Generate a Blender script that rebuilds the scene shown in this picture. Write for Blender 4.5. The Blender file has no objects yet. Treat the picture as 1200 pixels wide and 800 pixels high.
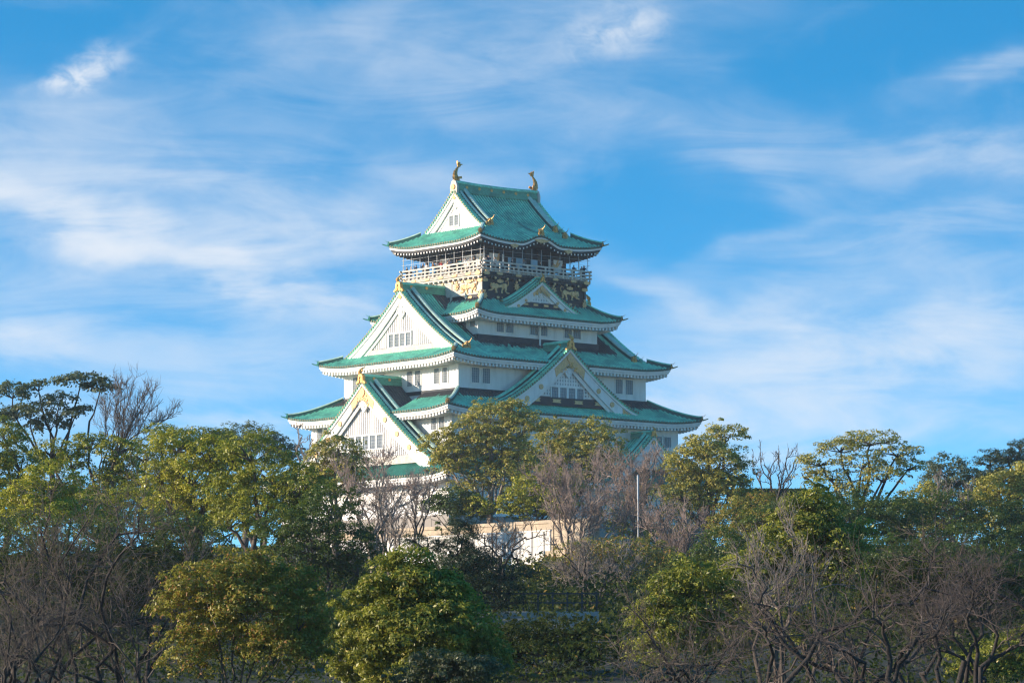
import bpy, math, random
import numpy as np
from math import radians, sin, cos, pi

random.seed(7)
rng = np.random.default_rng(11)
scene = bpy.context.scene
COL = scene.collection

# ------------------------------------------------------------------ camera
FPX, HOR = 4000.0, 812.5                 # focal length in pixels of a 1200 px wide frame, eye-level row
PITCH = math.atan2(HOR - 400, FPX)
cam = bpy.data.cameras.new('camera'); camo = bpy.data.objects.new('camera', cam); COL.objects.link(camo)
cam.sensor_width = 36.0; cam.lens = 36.0 * FPX / 1200.0
cam.clip_start = 1.0; cam.clip_end = 20000
camo.location = (0, 0, 0); camo.rotation_euler = (radians(90) + PITCH, 0, 0)
scene.camera = camo

# ------------------------------------------------------------------ sun and sky
SUN = np.array([-1.0, -0.16, 0.0]); SUN_EL = radians(14)
SUN[:2] /= np.hypot(*SUN[:2])
sd = np.array([SUN[0]*cos(SUN_EL), SUN[1]*cos(SUN_EL), sin(SUN_EL)])   # towards the sun
from mathutils import Vector
sl = bpy.data.lights.new('sun', 'SUN'); so = bpy.data.objects.new('sun', sl); COL.objects.link(so)
sl.energy = 4.0; sl.angle = radians(0.5); sl.color = (1.0, 0.84, 0.66)
so.rotation_euler = Vector(sd).to_track_quat('Z', 'Y').to_euler()
so.location = (-200, -50, 150)

world = bpy.data.worlds.new('World'); scene.world = world; world.use_nodes = True
nt = world.node_tree; nt.nodes.clear()
class NG:
    """small helper to write node graphs as expressions"""
    def __init__(s, t): s.t = t
    def n(s, typ, **kw):
        nd = s.t.nodes.new(typ)
        for k, v in kw.items(): setattr(nd, k, v)
        return nd
    def put(s, inp, v):
        if isinstance(v, bpy.types.NodeSocket): s.t.links.new(v, inp)
        elif v is not None: inp.default_value = v
    def m(s, op, a, b=None, c=None, clamp=False):
        nd = s.n('ShaderNodeMath', operation=op, use_clamp=clamp)
        for i, v in enumerate((a, b, c)): s.put(nd.inputs[i], v)
        return nd.outputs[0]
    def mix(s, f, a, b, blend='MIX'):
        nd = s.n('ShaderNodeMix', data_type='RGBA', blend_type=blend)
        s.put(nd.inputs[0], f); s.put(nd.inputs[6], a); s.put(nd.inputs[7], b)
        return nd.outputs[2]
    def noise(s, vec, scale, detail=4, rough=.55, dist=0.0, dim='3D'):
        nd = s.n('ShaderNodeTexNoise', noise_dimensions=dim)
        s.put(nd.inputs['Vector'], vec); nd.inputs['Scale'].default_value = scale
        nd.inputs['Detail'].default_value = detail; nd.inputs['Roughness'].default_value = rough
        nd.inputs['Distortion'].default_value = dist
        return nd.outputs['Fac']
    def ramp(s, f, lo, hi):
        nd = s.n('ShaderNodeMapRange', interpolation_type='SMOOTHSTEP')
        s.put(nd.inputs[0], f); nd.inputs[1].default_value = lo; nd.inputs[2].default_value = hi
        return nd.outputs[0]
    def vec(s, x, y, z):
        nd = s.n('ShaderNodeCombineXYZ')
        for i, v in enumerate((x, y, z)): s.put(nd.inputs[i], v)
        return nd.outputs[0]

W = NG(nt)
tc = W.n('ShaderNodeTexCoord')
sep = W.n('ShaderNodeSeparateXYZ'); nt.links.new(tc.outputs['Generated'], sep.inputs[0])
dx, dy, dz = sep.outputs
SKYZ = 4.3                                # the sky's gradient is steeper than a real one: look up a higher part of it
sky = W.n('ShaderNodeTexSky', sky_type='NISHITA', sun_disc=False)
sky.sun_elevation = SUN_EL; sky.sun_rotation = math.atan2(sd[0], sd[1])
sky.air_density = 1.0; sky.dust_density = 0.3; sky.ozone_density = 3.0
zz = W.m('MULTIPLY', W.m('ADD', W.m('MAXIMUM', dz, 0.0), 0.004), SKYZ)
vn = W.n('ShaderNodeVectorMath', operation='NORMALIZE'); nt.links.new(W.vec(dx, dy, zz), vn.inputs[0])
nt.links.new(vn.outputs[0], sky.inputs[0])
skyc = sky.outputs[0]
hs = W.n('ShaderNodeHueSaturation'); hs.inputs['Saturation'].default_value = 1.32; hs.inputs['Value'].default_value = 1.25
hs.inputs['Hue'].default_value = 0.487
nt.links.new(skyc, hs.inputs['Color']); skyc = hs.outputs[0]
# clouds: thin cirrus veils placed by direction (u = bearing, v = elevation of the sky, both as tangents)
dyp = W.m('MAXIMUM', dy, 0.05)
u = W.m('DIVIDE', dx, dyp); v = W.m('DIVIDE', dz, dyp)
SK = 1.0 / FPX
def uv(px, py):                           # bearing and elevation of a spot of sky
    al = PITCH + math.atan2(400 - py, FPX)
    return (px - 600) / FPX / (cos(al) / cos(al - PITCH)) , math.tan(al)
warp = W.n('ShaderNodeTexNoise'); warp.inputs['Scale'].default_value = 22; warp.inputs['Detail'].default_value = 5
nt.links.new(W.vec(u, W.m('MULTIPLY', v, 1.6), 0.0), warp.inputs['Vector'])
wsub = W.n('ShaderNodeVectorMath', operation='SUBTRACT'); nt.links.new(warp.outputs['Color'], wsub.inputs[0]); wsub.inputs[1].default_value = (.5, .5, .5)
wsep = W.n('ShaderNodeSeparateXYZ'); nt.links.new(wsub.outputs[0], wsep.inputs[0])
uw = W.m('ADD', u, W.m('MULTIPLY', wsep.outputs[0], .05)); vw = W.m('ADD', v, W.m('MULTIPLY', wsep.outputs[1], .035))
def veil(px, py, lx, ly, ang, amt):
    """soft elongated patch of cloud cover: centre, half sizes in 1/4000 rad, tilt in degrees (down to the right)"""
    cu, cv = uv(px, py); ca, sa = cos(radians(ang)), sin(radians(ang))
    a = W.m('SUBTRACT', uw, cu); b = W.m('SUBTRACT', cv, vw)
    p = W.m('DIVIDE', W.m('ADD', W.m('MULTIPLY', a, ca), W.m('MULTIPLY', b, sa)), lx * SK)
    q = W.m('DIVIDE', W.m('SUBTRACT', W.m('MULTIPLY', b, ca), W.m('MULTIPLY', a, sa)), ly * SK)
    r2 = W.m('ADD', W.m('MULTIPLY', p, p), W.m('MULTIPLY', q, q))
    return W.m('MULTIPLY', W.m('EXPONENT', W.m('MULTIPLY', r2, -1.0)), amt)
VEILS = [(60, 258, 260, 26, 13, 1.15), (240, 305, 190, 18, 13, .85), (110, 215, 320, 70, 10, .5), (330, 250, 220, 50, -12, .35),
         (10, 395, 80, 32, 5, .8), (90, 345, 320, 60, 4, .4), (280, 478, 150, 14, 4, .42), (190, 425, 220, 30, 3, .35), (420, 400, 200, 60, 0, .22),
         (420, 250, 190, 32, -14, .3), (560, 70, 340, 60, -16, .3), (330, 60, 300, 40, -20, .2), (880, 190, 120, 26, 24, .38), (930, 265, 110, 16, -20, .34),
         (1120, 180, 150, 36, 6, .55), (1170, 85, 110, 22, -10, .5), (1080, 280, 190, 36, -8, .5), (1000, 405, 230, 40, -10, .8), (1150, 425, 170, 40, -8, .6),
         (1130, 345, 220, 44, -14, .42), (860, 365, 150, 28, -12, .45), (1050, 485, 300, 34, 3, .45), (790, 340, 120, 24, 20, .4), (650, 140, 260, 40, 18, .22),
         (100, 515, 320, 34, 2, .5), (900, 500, 360, 60, 0, .4), (860, 130, 200, 30, 30, .2), (700, 470, 400, 40, 0, .2)]
cov = None
for t in VEILS:
    g = veil(*t); cov = g if cov is None else W.m('ADD', cov, g)
fib = W.noise(W.vec(W.m('ADD', W.m('MULTIPLY', u, 14), W.m('MULTIPLY', v, 9)), W.m('MULTIPLY', v, 62), 3.1), 1.0, 8, .62, .9)
fib2 = W.noise(W.vec(W.m('MULTIPLY', u, 20), W.m('MULTIPLY', v, 36), 7.7), 1.0, 7, .6, .4)
tex = W.m('ADD', W.m('MULTIPLY', W.ramp(fib, .3, .78), .85), W.m('MULTIPLY', W.ramp(fib2, .3, .76), .4))
cov = W.m('MULTIPLY', cov, W.m('ADD', W.m('MULTIPLY', tex, 1.05), .14))
cov = W.m('ADD', cov, W.m('MULTIPLY', W.ramp(fib2, .5, .8), .1))
# two small ragged puffs
pn = W.noise(W.vec(W.m('MULTIPLY', u, 110), W.m('MULTIPLY', v, 150), 1.3), 1.0, 6, .62, .5)
puff = W.m('ADD', veil(90, 104, 36, 18, -14, 1.5), veil(126, 94, 32, 20, -30, 1.0))
puff = W.m('ADD', puff, W.m('ADD', veil(714, 52, 46, 26, -24, .7), veil(752, 36, 36, 16, -20, .45)))
puff = W.m('MULTIPLY', puff, W.m('ADD', W.ramp(pn, .3, .7), .16))
cov = W.m('ADD', cov, puff)
cov = W.m('MULTIPLY', W.m('SUBTRACT', 1.0, W.m('EXPONENT', W.m('MULTIPLY', cov, -1.25))), .93)
cl = W.n('ShaderNodeRGB'); cl.outputs[0].default_value = (3.0, 3.12, 3.3, 1)
skyfin = W.mix(cov, skyc, cl.outputs[0])
bg = W.n('ShaderNodeBackground'); bg.inputs['Strength'].default_value = 0.15
nt.links.new(skyfin, bg.inputs['Color'])
wo = W.n('ShaderNodeOutputWorld'); nt.links.new(bg.outputs[0], wo.inputs['Surface'])

scene.view_settings.view_transform = 'Standard'
scene.view_settings.look = 'None'
scene.view_settings.exposure = 1.0
scene.view_settings.gamma = 1.0
scene.cycles.filter_width = 1.25
scene.cycles.volume_bounces = 1
scene.cycles.max_bounces = 5
scene.cycles.diffuse_bounces = 3
scene.cycles.transparent_max_bounces = 4

# ------------------------------------------------------------------ materials
def newmat(name):
    m = bpy.data.materials.new(name); m.use_nodes = True
    g = NG(m.node_tree); b = m.node_tree.nodes['Principled BSDF']
    return m, g, b
def objco(g):
    t = g.n('ShaderNodeTexCoord'); return t.outputs['Object']
def mat_plain(name, col, rough=.6, metal=0.0, var=.15, scale=2.0, bump=0.0, spec=.3, scale2=None):
    m, g, b = newmat(name); co = objco(g)
    n = g.noise(co, scale, 5, .6)
    c = g.mix(g.ramp(n, .3, .72), tuple(x*(1-var) for x in col) + (1,), tuple(min(1, x*(1+var)) for x in col) + (1,))
    g.put(b.inputs['Base Color'], c); b.inputs['Roughness'].default_value = rough; b.inputs['Metallic'].default_value = metal
    b.inputs['Specular IOR Level'].default_value = spec
    if bump:
        bn = g.n('ShaderNodeBump'); bn.inputs['Strength'].default_value = bump; bn.inputs['Distance'].default_value = .05
        g.put(bn.inputs['Height'], g.noise(co, scale*(scale2 or 4), 6, .65)); g.put(b.inputs['Normal'], bn.outputs[0])
    return m
def mat_copper(name, col, dark, amt=.5, sc=1.0):
    """weathered copper tiles: verdigris with dark worn and stained patches"""
    m, g, b = newmat(name); co = objco(g)
    mp = g.n('ShaderNodeMapping'); g.put(mp.inputs[0], co); mp.inputs['Scale'].default_value = (1, 1, 1.8)
    n1 = g.noise(mp.outputs[0], .55*sc, 6, .68); n2 = g.noise(mp.outputs[0], 2.6*sc, 5, .7); n3 = g.noise(co, 9*sc, 3, .6)
    c = g.mix(g.ramp(n2, .3, .7), tuple(x*.72 for x in col) + (1,), tuple(min(1, x*1.28) for x in col) + (1,))
    f = g.m('MULTIPLY', g.ramp(g.m('ADD', g.m('MULTIPLY', n1, .6), g.m('MULTIPLY', n2, .4)), .47, .6), amt)
    c = g.mix(f, c, dark + (1,))
    c = g.mix(g.m('MULTIPLY', g.ramp(n3, .55, .75), .3), c, tuple(min(1, x*1.5+.03) for x in col) + (1,))
    g.put(b.inputs['Base Color'], c); b.inputs['Roughness'].default_value = .62; b.inputs['Specular IOR Level'].default_value = .25
    return m
def mat_plaster(name, col, var=.08):
    m, g, b = newmat(name); co = objco(g)
    mp = g.n('ShaderNodeMapping'); g.put(mp.inputs[0], co); mp.inputs['Scale'].default_value = (1, 1, .22)
    n1 = g.noise(mp.outputs[0], 1.1, 6, .65); n2 = g.noise(co, .25, 3, .5)
    c = g.mix(g.ramp(n1, .42, .8), col + (1,), tuple(x*(1-2.2*var) for x in col) + (1,))
    c = g.mix(g.m('MULTIPLY', n2, .35), c, tuple(x*(1-var) for x in col) + (1,))
    g.put(b.inputs['Base Color'], c); b.inputs['Roughness'].default_value = .8; b.inputs['Specular IOR Level'].default_value = .15
    return m
def mat_leaf(name, c1, c2, c3=None, transl=.36, gloss=.05):
    """leaves: hue varies leaf by leaf and spray by spray (face attribute 'tint'); c3 = a few odd leaves"""
    m = bpy.data.materials.new(name); m.use_nodes = True; t = m.node_tree; t.nodes.clear(); g = NG(t)
    at = g.n('ShaderNodeAttribute', attribute_name='tint'); f = at.outputs['Fac']
    c = g.mix(f, c1 + (1,), c2 + (1,))
    if c3:
        at2 = g.n('ShaderNodeAttribute', attribute_name='odd')
        c = g.mix(at2.outputs['Fac'], c, c3 + (1,))
    d = g.n('ShaderNodeBsdfDiffuse'); g.put(d.inputs[0], c)
    tr = g.n('ShaderNodeBsdfTranslucent'); g.put(tr.inputs[0], g.mix(.5, c, (.25, .32, .03, 1)))
    gl = g.n('ShaderNodeBsdfGlossy'); gl.inputs['Roughness'].default_value = .45; gl.inputs['Color'].default_value = (.6, .6, .55, 1)
    mx = g.n('ShaderNodeMixShader'); mx.inputs[0].default_value = transl; t.links.new(d.outputs[0], mx.inputs[1]); t.links.new(tr.outputs[0], mx.inputs[2])
    mx2 = g.n('ShaderNodeMixShader'); mx2.inputs[0].default_value = gloss; t.links.new(mx.outputs[0], mx2.inputs[1]); t.links.new(gl.outputs[0], mx2.inputs[2])
    o = g.n('ShaderNodeOutputMaterial'); t.links.new(mx2.outputs[0], o.inputs['Surface'])
    return m
M = {}
M['plaster'] = mat_plaster('white_plaster', (.86, .83, .80), .11)
M['copper'] = mat_copper('verdigris_tiles', (.27, .74, .52), (.07, .19, .15), .55)
M['pan'] = mat_copper('verdigris_pan_tiles', (.10, .36, .25), (.03, .085, .07), .7)  # valley dirt plus the rib contrast flat skylight lacks, put into the colour
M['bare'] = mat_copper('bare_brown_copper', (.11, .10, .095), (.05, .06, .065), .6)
M['copper_dark'] = mat_copper('dark_verdigris_tiles', (.04, .13, .11), (.025, .045, .045), .6)  # on ridge sides this dark tone paints in their under-shadow lines
M['copper_trim'] = mat_copper('verdigris_ridge', (.11, .38, .28), (.04, .10, .09), .55)
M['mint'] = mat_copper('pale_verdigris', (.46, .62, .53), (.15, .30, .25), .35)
M['tile_end'] = mat_plain('tile_ends', (.16, .15, .10), .5, .4, .4, 6)
M['gold'] = mat_plain('gold_leaf', (.70, .38, .115), .42, .3, .22, 5, .3)
M['goldpale'] = mat_plain('pale_gold', (.72, .44, .21), .5, .12, .2, 5, .3)
M['bronze'] = mat_plain('bronze_gilt', (.46, .26, .09), .42, .6, .35, 5, .4)
M['black'] = mat_plain('black_lacquer', (.018, .02, .026), .45, 0, .3, 1.5)
M['darkwood'] = mat_plain('dark_wood', (.045, .045, .05), .6, 0, .3, 1.5)
M['weathered'] = mat_plain('pale_weathered_wood', (.56, .51, .45), .7, 0, .18, 2)
M['glass'] = mat_plain('window_glass', (.17, .20, .23), .2, 0, .2, 1, 0, .6)
M['lattice'] = mat_plain('lattice_bars', (.36, .38, .40), .7, 0, .1, 2)
M['shade'] = mat_plain('lattice_gap', (.36, .36, .38), .8, 0, .2, 2)  # shade of the lattice gaps put into the grey backing
M['trimdark'] = mat_plain('dark_base_trim', (.035, .042, .05), .6, 0, .3, 1.2)
M['wire'] = mat_plain('net_wire', (.45, .47, .5), .5, .2, .1, 1)
M['bark'] = mat_plain('grey_brown_bark', (.10, .08, .065), .9, 0, .4, 3, .5)
M['barkdark'] = mat_plain('dark_bark', (.045, .038, .034), .9, 0, .4, 3, .5)
M['barkpale'] = mat_plain('pale_bark', (.26, .21, .17), .9, 0, .35, 3, .5)
M['twigpink'] = mat_plain('pinkish_twigs', (.31, .235, .20), .9, 0, .3, 1.2)
M['twiggrey'] = mat_plain('grey_twigs', (.25, .21, .18), .9, 0, .3, 1.2)
M['twigbrown'] = mat_plain('brown_twigs', (.125, .10, .082), .9, 0, .35, 1.2)
M['twigpurple'] = mat_plain('purple_brown_twigs', (.115, .09, .078), .9, 0, .35, 1.2)

# ------------------------------------------------------------------ mesh and object helpers
class MB:
    """collects verts and faces of ONE part"""
    def __init__(s): s.v = []; s.f = []; s.mi = []; s.nv = 0
    def add(s, verts, faces, mi=0):
        verts = np.asarray(verts, float).reshape(-1, 3); b = s.nv
        s.v.append(verts); s.nv += len(verts)
        if isinstance(faces, np.ndarray):
            s.f.extend((faces + b).tolist())
        else:
            s.f.extend([[i + b for i in f] for f in faces])
        s.mi.extend([mi] * len(faces))
    def box(s, x0, x1, y0, y1, z0, z1, mi=0, mp=None):
        v = [(x, y, z) for z in (z0, z1) for y in (y0, y1) for x in (x0, x1)]
        if mp: v = [mp(*p) for p in v]
        s.add(v, [(0, 1, 3, 2), (4, 6, 7, 5), (0, 4, 5, 1), (1, 5, 7, 3), (3, 7, 6, 2), (2, 6, 4, 0)], mi)
    def strip(s, rings, mi=0, closed=True, cap=True):
        """loft a list of equal-length rings of points"""
        R = np.asarray(rings, float); n, k = R.shape[:2]
        F = []
        for i in range(n-1):
            for j in range(k if closed else k-1):
                j2 = (j+1) % k
                F.append((i*k+j, i*k+j2, (i+1)*k+j2, (i+1)*k+j))
        if cap and closed:
            F.append(tuple(range(k))[::-1]); F.append(tuple((n-1)*k + j for j in range(k)))
        s.add(R.reshape(-1, 3), F, mi)
    def prism(s, outline, mp, d0, d1, mi=0):
        """extrude a 2-D outline (p, q) between depths d0, d1; mp(p, q, d) -> point"""
        n = len(outline)
        v = [mp(p, q, d0) for p, q in outline] + [mp(p, q, d1) for p, q in outline]
        F = [tuple(range(n)), tuple(range(2*n-1, n-1, -1))] + [(i, (i+1) % n, n+(i+1) % n, n+i) for i in range(n)]
        s.add(v, F, mi)
    def disc(s, mp, p, q, r, d0, d1, n=8, mi=0):
        s.prism([(p + r*cos(2*pi*i/n), q + r*sin(2*pi*i/n)) for i in range(n)], mp, d0, d1, mi)
    def build(s, name, mats, parent=None, smooth=False):
        me = bpy.data.meshes.new(name)
        if s.nv: me.from_pydata(np.vstack(s.v).tolist(), [], s.f)
        if not isinstance(mats, (list, tuple)): mats = [mats]
        for m in mats: me.materials.append(m)
        if len(mats) > 1: me.polygons.foreach_set('material_index', s.mi)
        if smooth: me.polygons.foreach_set('use_smooth', [True]*len(me.polygons))
        o = bpy.data.objects.new(name, me); COL.objects.link(o)
        if parent: o.parent = parent
        return o
def tag(o, label=None, cat=None, group=None, kind=None):
    if label: o['label'] = label
    if cat: o['category'] = cat
    if group: o['group'] = group
    if kind: o['kind'] = kind
    return o
def thing(name, loc, label, cat, group=None, rz=0.0):
    o = bpy.data.objects.new(name, None); COL.objects.link(o)
    o.location = loc; o.rotation_euler = (0, 0, rz); o.empty_display_size = .5
    return tag(o, label, cat, group)
def copy_tree(o, parent=None):
    c = o.copy(); COL.objects.link(c)
    if parent: c.parent = parent
    for ch in o.children: copy_tree(ch, c)
    return c

# a spot of the place seen at column px, row py, at distance y
CP, SP = cos(PITCH), sin(PITCH)
def at(px, py, y):
    d = ((px - 600)/FPX, CP - (400 - py)/FPX*SP, SP + (400 - py)/FPX*CP)
    return np.array([d[0]/d[1]*y, y, d[2]/d[1]*y])

# ------------------------------------------------------------------ ground
GP = [(-200, -2.2), (90, -2.4), (125, .2), (160, 2.4), (200, 4.5), (250, 7.6), (290, 9.0), (305, 10.2), (325, 13.6), (340, 14.2), (370, 14.2), (520, 13), (800, 6), (1400, -4)]
gy = [p[0] for p in GP]; gzv = [p[1] for p in GP]
def gz(x, y):
    return float(np.interp(y, gy, gzv)) + .35*sin(x*.11 + y*.05) + .25*sin(x*.05 - y*.13)
def make_ground():
    xs = np.concatenate([np.linspace(-1000, -140, 10), np.linspace(-130, 130, 66), np.linspace(140, 1000, 10)])
    ys = np.concatenate([np.linspace(-200, 60, 8), np.linspace(70, 303, 60), np.array([303.4, 304.4]), np.linspace(306, 540, 40), np.array([600, 700, 900, 1100, 1400])])
    V = [(x, y, gz(x, y)) for y in ys for x in xs]; nx = len(xs)
    F = [(j*nx+i, j*nx+i+1, (j+1)*nx+i+1, (j+1)*nx+i) for j in range(len(ys)-1) for i in range(nx-1)]
    b = MB(); b.add(V, F)
    m, g, bs = newmat('park_soil'); co = objco(g)
    n = g.noise(co, .35, 7, .65); n2 = g.noise(co, 3.0, 6, .7)
    c = g.mix(g.ramp(n, .4, .62), (.035, .03, .02, 1), (.03, .04, .015, 1))
    c = g.mix(g.m('MULTIPLY', g.ramp(n2, .5, .7), .6), c, (.06, .05, .035, 1))
    g.put(bs.inputs['Base Color'], c); bs.inputs['Roughness'].default_value = .95
    return tag(b.build('ground', m, smooth=True), kind='structure')
make_ground()

# ================================================================== the keep
TH = radians(41.02); ZB = 21.0
keep = thing('castle_keep', (-2.03, 420, ZB), 'tall white castle keep with five green tiled roofs and gold trim above the trees', 'castle', rz=TH)
def kb(name, mb, mats, parent=keep, smooth=False):
    """keep coordinates: a along the shaded front, b along the sunlit side, z above eye level -> child of the keep"""
    mb.v = [v - np.array([0, 0, ZB]) for v in mb.v]
    return mb.build(name, mats, parent, smooth)
# sides: L faces -a (sunlit), R faces -b (shaded front), A faces +a, B faces +b;   (s along, o outwards, z)
SIDE = {'L': lambda s, o, z: (-o, -s, z), 'R': lambda s, o, z: (s, -o, z), 'A': lambda s, o, z: (o, s, z), 'B': lambda s, o, z: (-s, o, z)}
def arr(mp, s, o, z):
    x, y, zz = mp(np.asarray(s, float), np.asarray(o, float), np.asarray(z, float))
    x, y, zz = np.broadcast_arrays(x, y, zz)
    return np.stack([x, y, zz], -1)
PITCHT = .46
PROF = [(0, 0), (.46, 0), (.52, .10), (.69, .155), (.86, .10), (.93, 0)]
def tile_slope(mb, mp, s0, s1, dlim, zf, out0, rows=9, bare=None):
    """ribbed tile surface: columns across s, each from d=0 (eave) up to dlim(s) (pair); zf(s, d); out = out0 - d"""
    ss, hh = [], []
    k = math.floor(s0/PITCHT)
    while k*PITCHT < s1:
        for fr, h in PROF:
            s = (k+fr)*PITCHT
            if s0 <= s <= s1: ss.append(s); hh.append(h)
        k += 1
    ss = np.array([s0] + ss + [s1]); hh = np.array([0] + hh + [0.])
    lim = np.array([dlim(s) for s in ss]); t = np.linspace(0, 1, rows)
    d = lim[:, :1] + (lim[:, 1:] - lim[:, :1]) * t[None]
    S = np.repeat(ss[:, None], rows, 1)
    fade = np.clip((lim[:, 1:] - lim[:, :1])/.25, 0, 1)
    Z = np.vectorize(zf)(S, d) + hh[:, None]*fade
    P = arr(mp, S, out0 - d, Z)
    n = len(ss); idx = np.arange(n*rows).reshape(n, rows)
    F = np.stack([idx[:-1, :-1], idx[1:, :-1], idx[1:, 1:], idx[:-1, 1:]], -1).reshape(-1, 4)
    pan = np.repeat((np.maximum(hh[:-1], hh[1:]) < .01), rows-1)         # flat pan tiles between the round cover tiles
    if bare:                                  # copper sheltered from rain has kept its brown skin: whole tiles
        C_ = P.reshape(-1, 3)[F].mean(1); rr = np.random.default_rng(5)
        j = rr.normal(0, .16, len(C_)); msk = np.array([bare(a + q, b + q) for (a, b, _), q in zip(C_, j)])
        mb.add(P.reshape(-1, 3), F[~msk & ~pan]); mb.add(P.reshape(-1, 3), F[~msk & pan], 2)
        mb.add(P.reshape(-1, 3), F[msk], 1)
    else: mb.add(P.reshape(-1, 3), F[~pan]); mb.add(P.reshape(-1, 3), F[pan], 2)

class Roof:
    """one storey's roof: half sizes of the eave, eave height, corner lift, run to the wall on each pair of sides"""
    def __init__(s, ha, hb, z0, lift, runL, runR, prof, ridge=False, av=None, bump=None, K=1.25):
        s.__dict__.update(ha=ha, hb=hb, z0=z0, lift=lift, runL=runL, runR=runR, prof=prof, ridge=ridge, av=av, bump=bump, K=K)
    def half(s, sd): return s.hb if sd in 'LA' else s.ha
    def out(s, sd): return s.ha if sd in 'LA' else s.hb
    def run(s, sd): return s.runL if sd in 'LA' else s.runR
    def z(s, sd, x, d):
        other = s.runR if sd in 'LA' else s.runL
        k = max(0.0, 1 - (s.half(sd) - abs(x))/(other*s.K))
        t = d/s.run(sd)
        z = s.z0 + s.prof(d, s.run(sd)) + s.lift * k**2.1 * max(0, 1 - .55*min(t, 1.8)/s.K) 
        if s.bump and sd == 'R' and abs(x) < s.bump[1]:
            z += s.bump[0]*cos(pi*x/(2*s.bump[1]))**2 * max(0, 1 - d/4.6)**1.3
        return z
    def slope(s, mb, sd, skip=None):
        h, run = s.half(sd), s.run(sd); other = s.runR if sd in 'LA' else s.runL
        def lim(x):
            e = (h - abs(x))/other * run
            if s.ridge and sd in 'RB':
                return (0, s.hb) if abs(x) <= s.av else (0, max(e, 0))
            return (0, max(0, min(run, e)))
        rows = 30 if s.ridge and sd in 'RB' else 12
        rng_ = [(-h, h)] if not skip else [(-h, -skip), (skip, h)]
        if s.ridge and sd in 'RB': rng_ = [(-h, -s.av-1e-4), (-s.av, s.av), (s.av+1e-4, h)]
        for x0, x1 in rng_:
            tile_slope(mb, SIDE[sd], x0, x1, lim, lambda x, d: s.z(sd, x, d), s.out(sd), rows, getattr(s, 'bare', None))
    def ts(s, sd, skip, n=80):
        h = s.half(sd)
        u_ = np.linspace(-1, 1, n)
        if not skip: return [u_]
        f = skip/h
        return [np.linspace(-1, -f, n//2), np.linspace(f, 1, n//2)]
    part = 0                                  # -1 / 1: only that half of an eave broken by a gable
    def sweep(s, mb, sd, prof, skip=None, mi=0):
        """prof: closed list of (d inwards, dz) carried along the eave, mitred at the corners"""
        h, o, mp = s.half(sd), s.out(sd), SIDE[sd]
        for us in s.ts(sd, skip):
            if s.part and us.mean()*s.part < 0: continue
            rings = []
            for t in us:
                ring = []
                for d, dz_ in prof:
                    x = t*(h - d)
                    ring.append(mp(x, o - d, s.z(sd, t*h, 0) + dz_))
                rings.append(ring)
            mb.strip(rings, mi)
    def fascia(s, sd, skip, white=True, rafter_len=None, side=0):
        """dark tile edge, two pale boards, rafter ends and the soffit under this eave"""
        b = MB(); s.part = side
        s.sweep(b, sd, [(.02, -.005), (.02, -.16), (.3, -.16), (.3, -.005)], skip, 1)
        s.sweep(b, sd, [(.10, -.17), (.10, -.42), (.34, -.42), (.34, -.17)], skip, 0)
        s.sweep(b, sd, [(.22, -.45), (.22, -.66), (.5, -.66), (.5, -.45)], skip, 0 if white else 2)
        L = rafter_len
        s.sweep(b, sd, [(.3, -.44), (L, -.44+.1), (L, -.36+.1), (.3, -.4)], skip, 0 if white else 2)
        h, o, mp = s.half(sd), s.out(sd), SIDE[sd]
        # round tile ends along the edge
        k = -int(h/PITCHT)
        while k*PITCHT < h - .15:
            x = (k + .71)*PITCHT
            if abs(x) < h - .1 and not (skip and (abs(x) < skip or x*side < 0)):
                z = s.z(sd, x, 0) + .02
                b.disc(lambda p, q, d: mp(p, o + d, q), x, z, .125, -.05, .05, 6, 3)
            k += 1
        # rafters
        step = .56; n = int((h - .45)/step)
        for i in range(-n, n+1):
            x = i*step
            if skip and (abs(x) < skip or x*side < 0): continue
            e = h - abs(x)
            d1 = min(L, e)
            if d1 < .5: continue
            z = s.z(sd, x, 0)
            b.box(x-.13, x+.13, o-d1, o-.32, z-.98, z-.665, 0 if white else 2, lambda p, q, r: mp(p, q, r + (o - q - .3)*.05))
            if not white: b.box(x-.1, x+.1, o-.322, o-.30, z-.89, z-.70, 0, mp)
        return b

def ridge_sweep(mb, pts, w, h, mi=0, cap_mi=None, taper=1.0):
    """stacked-tile ridge along a path: two steps and a round cap"""
    pts = np.asarray(pts, float); n = len(pts)
    rings, caps = [], []
    for i in range(n):
        tg = pts[min(i+1, n-1)] - pts[max(i-1, 0)]; tg[2] = 0; tg /= np.linalg.norm(tg)+1e-9
        sd_ = np.array([-tg[1], tg[0], 0]); k = 1 + (taper-1)*i/(n-1); up = np.array([0, 0, 1.])
        pr = [(-.5, -.25), (.5, -.25), (.5, .3), (.40, .32), (.40, .66), (-.40, .66), (-.40, .32), (-.5, .3)]
        rings.append([pts[i] + sd_*x*w*k + up*z*h*k for x, z in pr])
        pc = [(-.52, .67), (.52, .67), (.50, .82), (.25, 1.0), (-.25, 1.0), (-.50, .82)]
        caps.append([pts[i] + sd_*x*w*k + up*z*h*k for x, z in pc])
    mb.strip(rings, mi); mb.strip(caps, mi if cap_mi is None else cap_mi)

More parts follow.
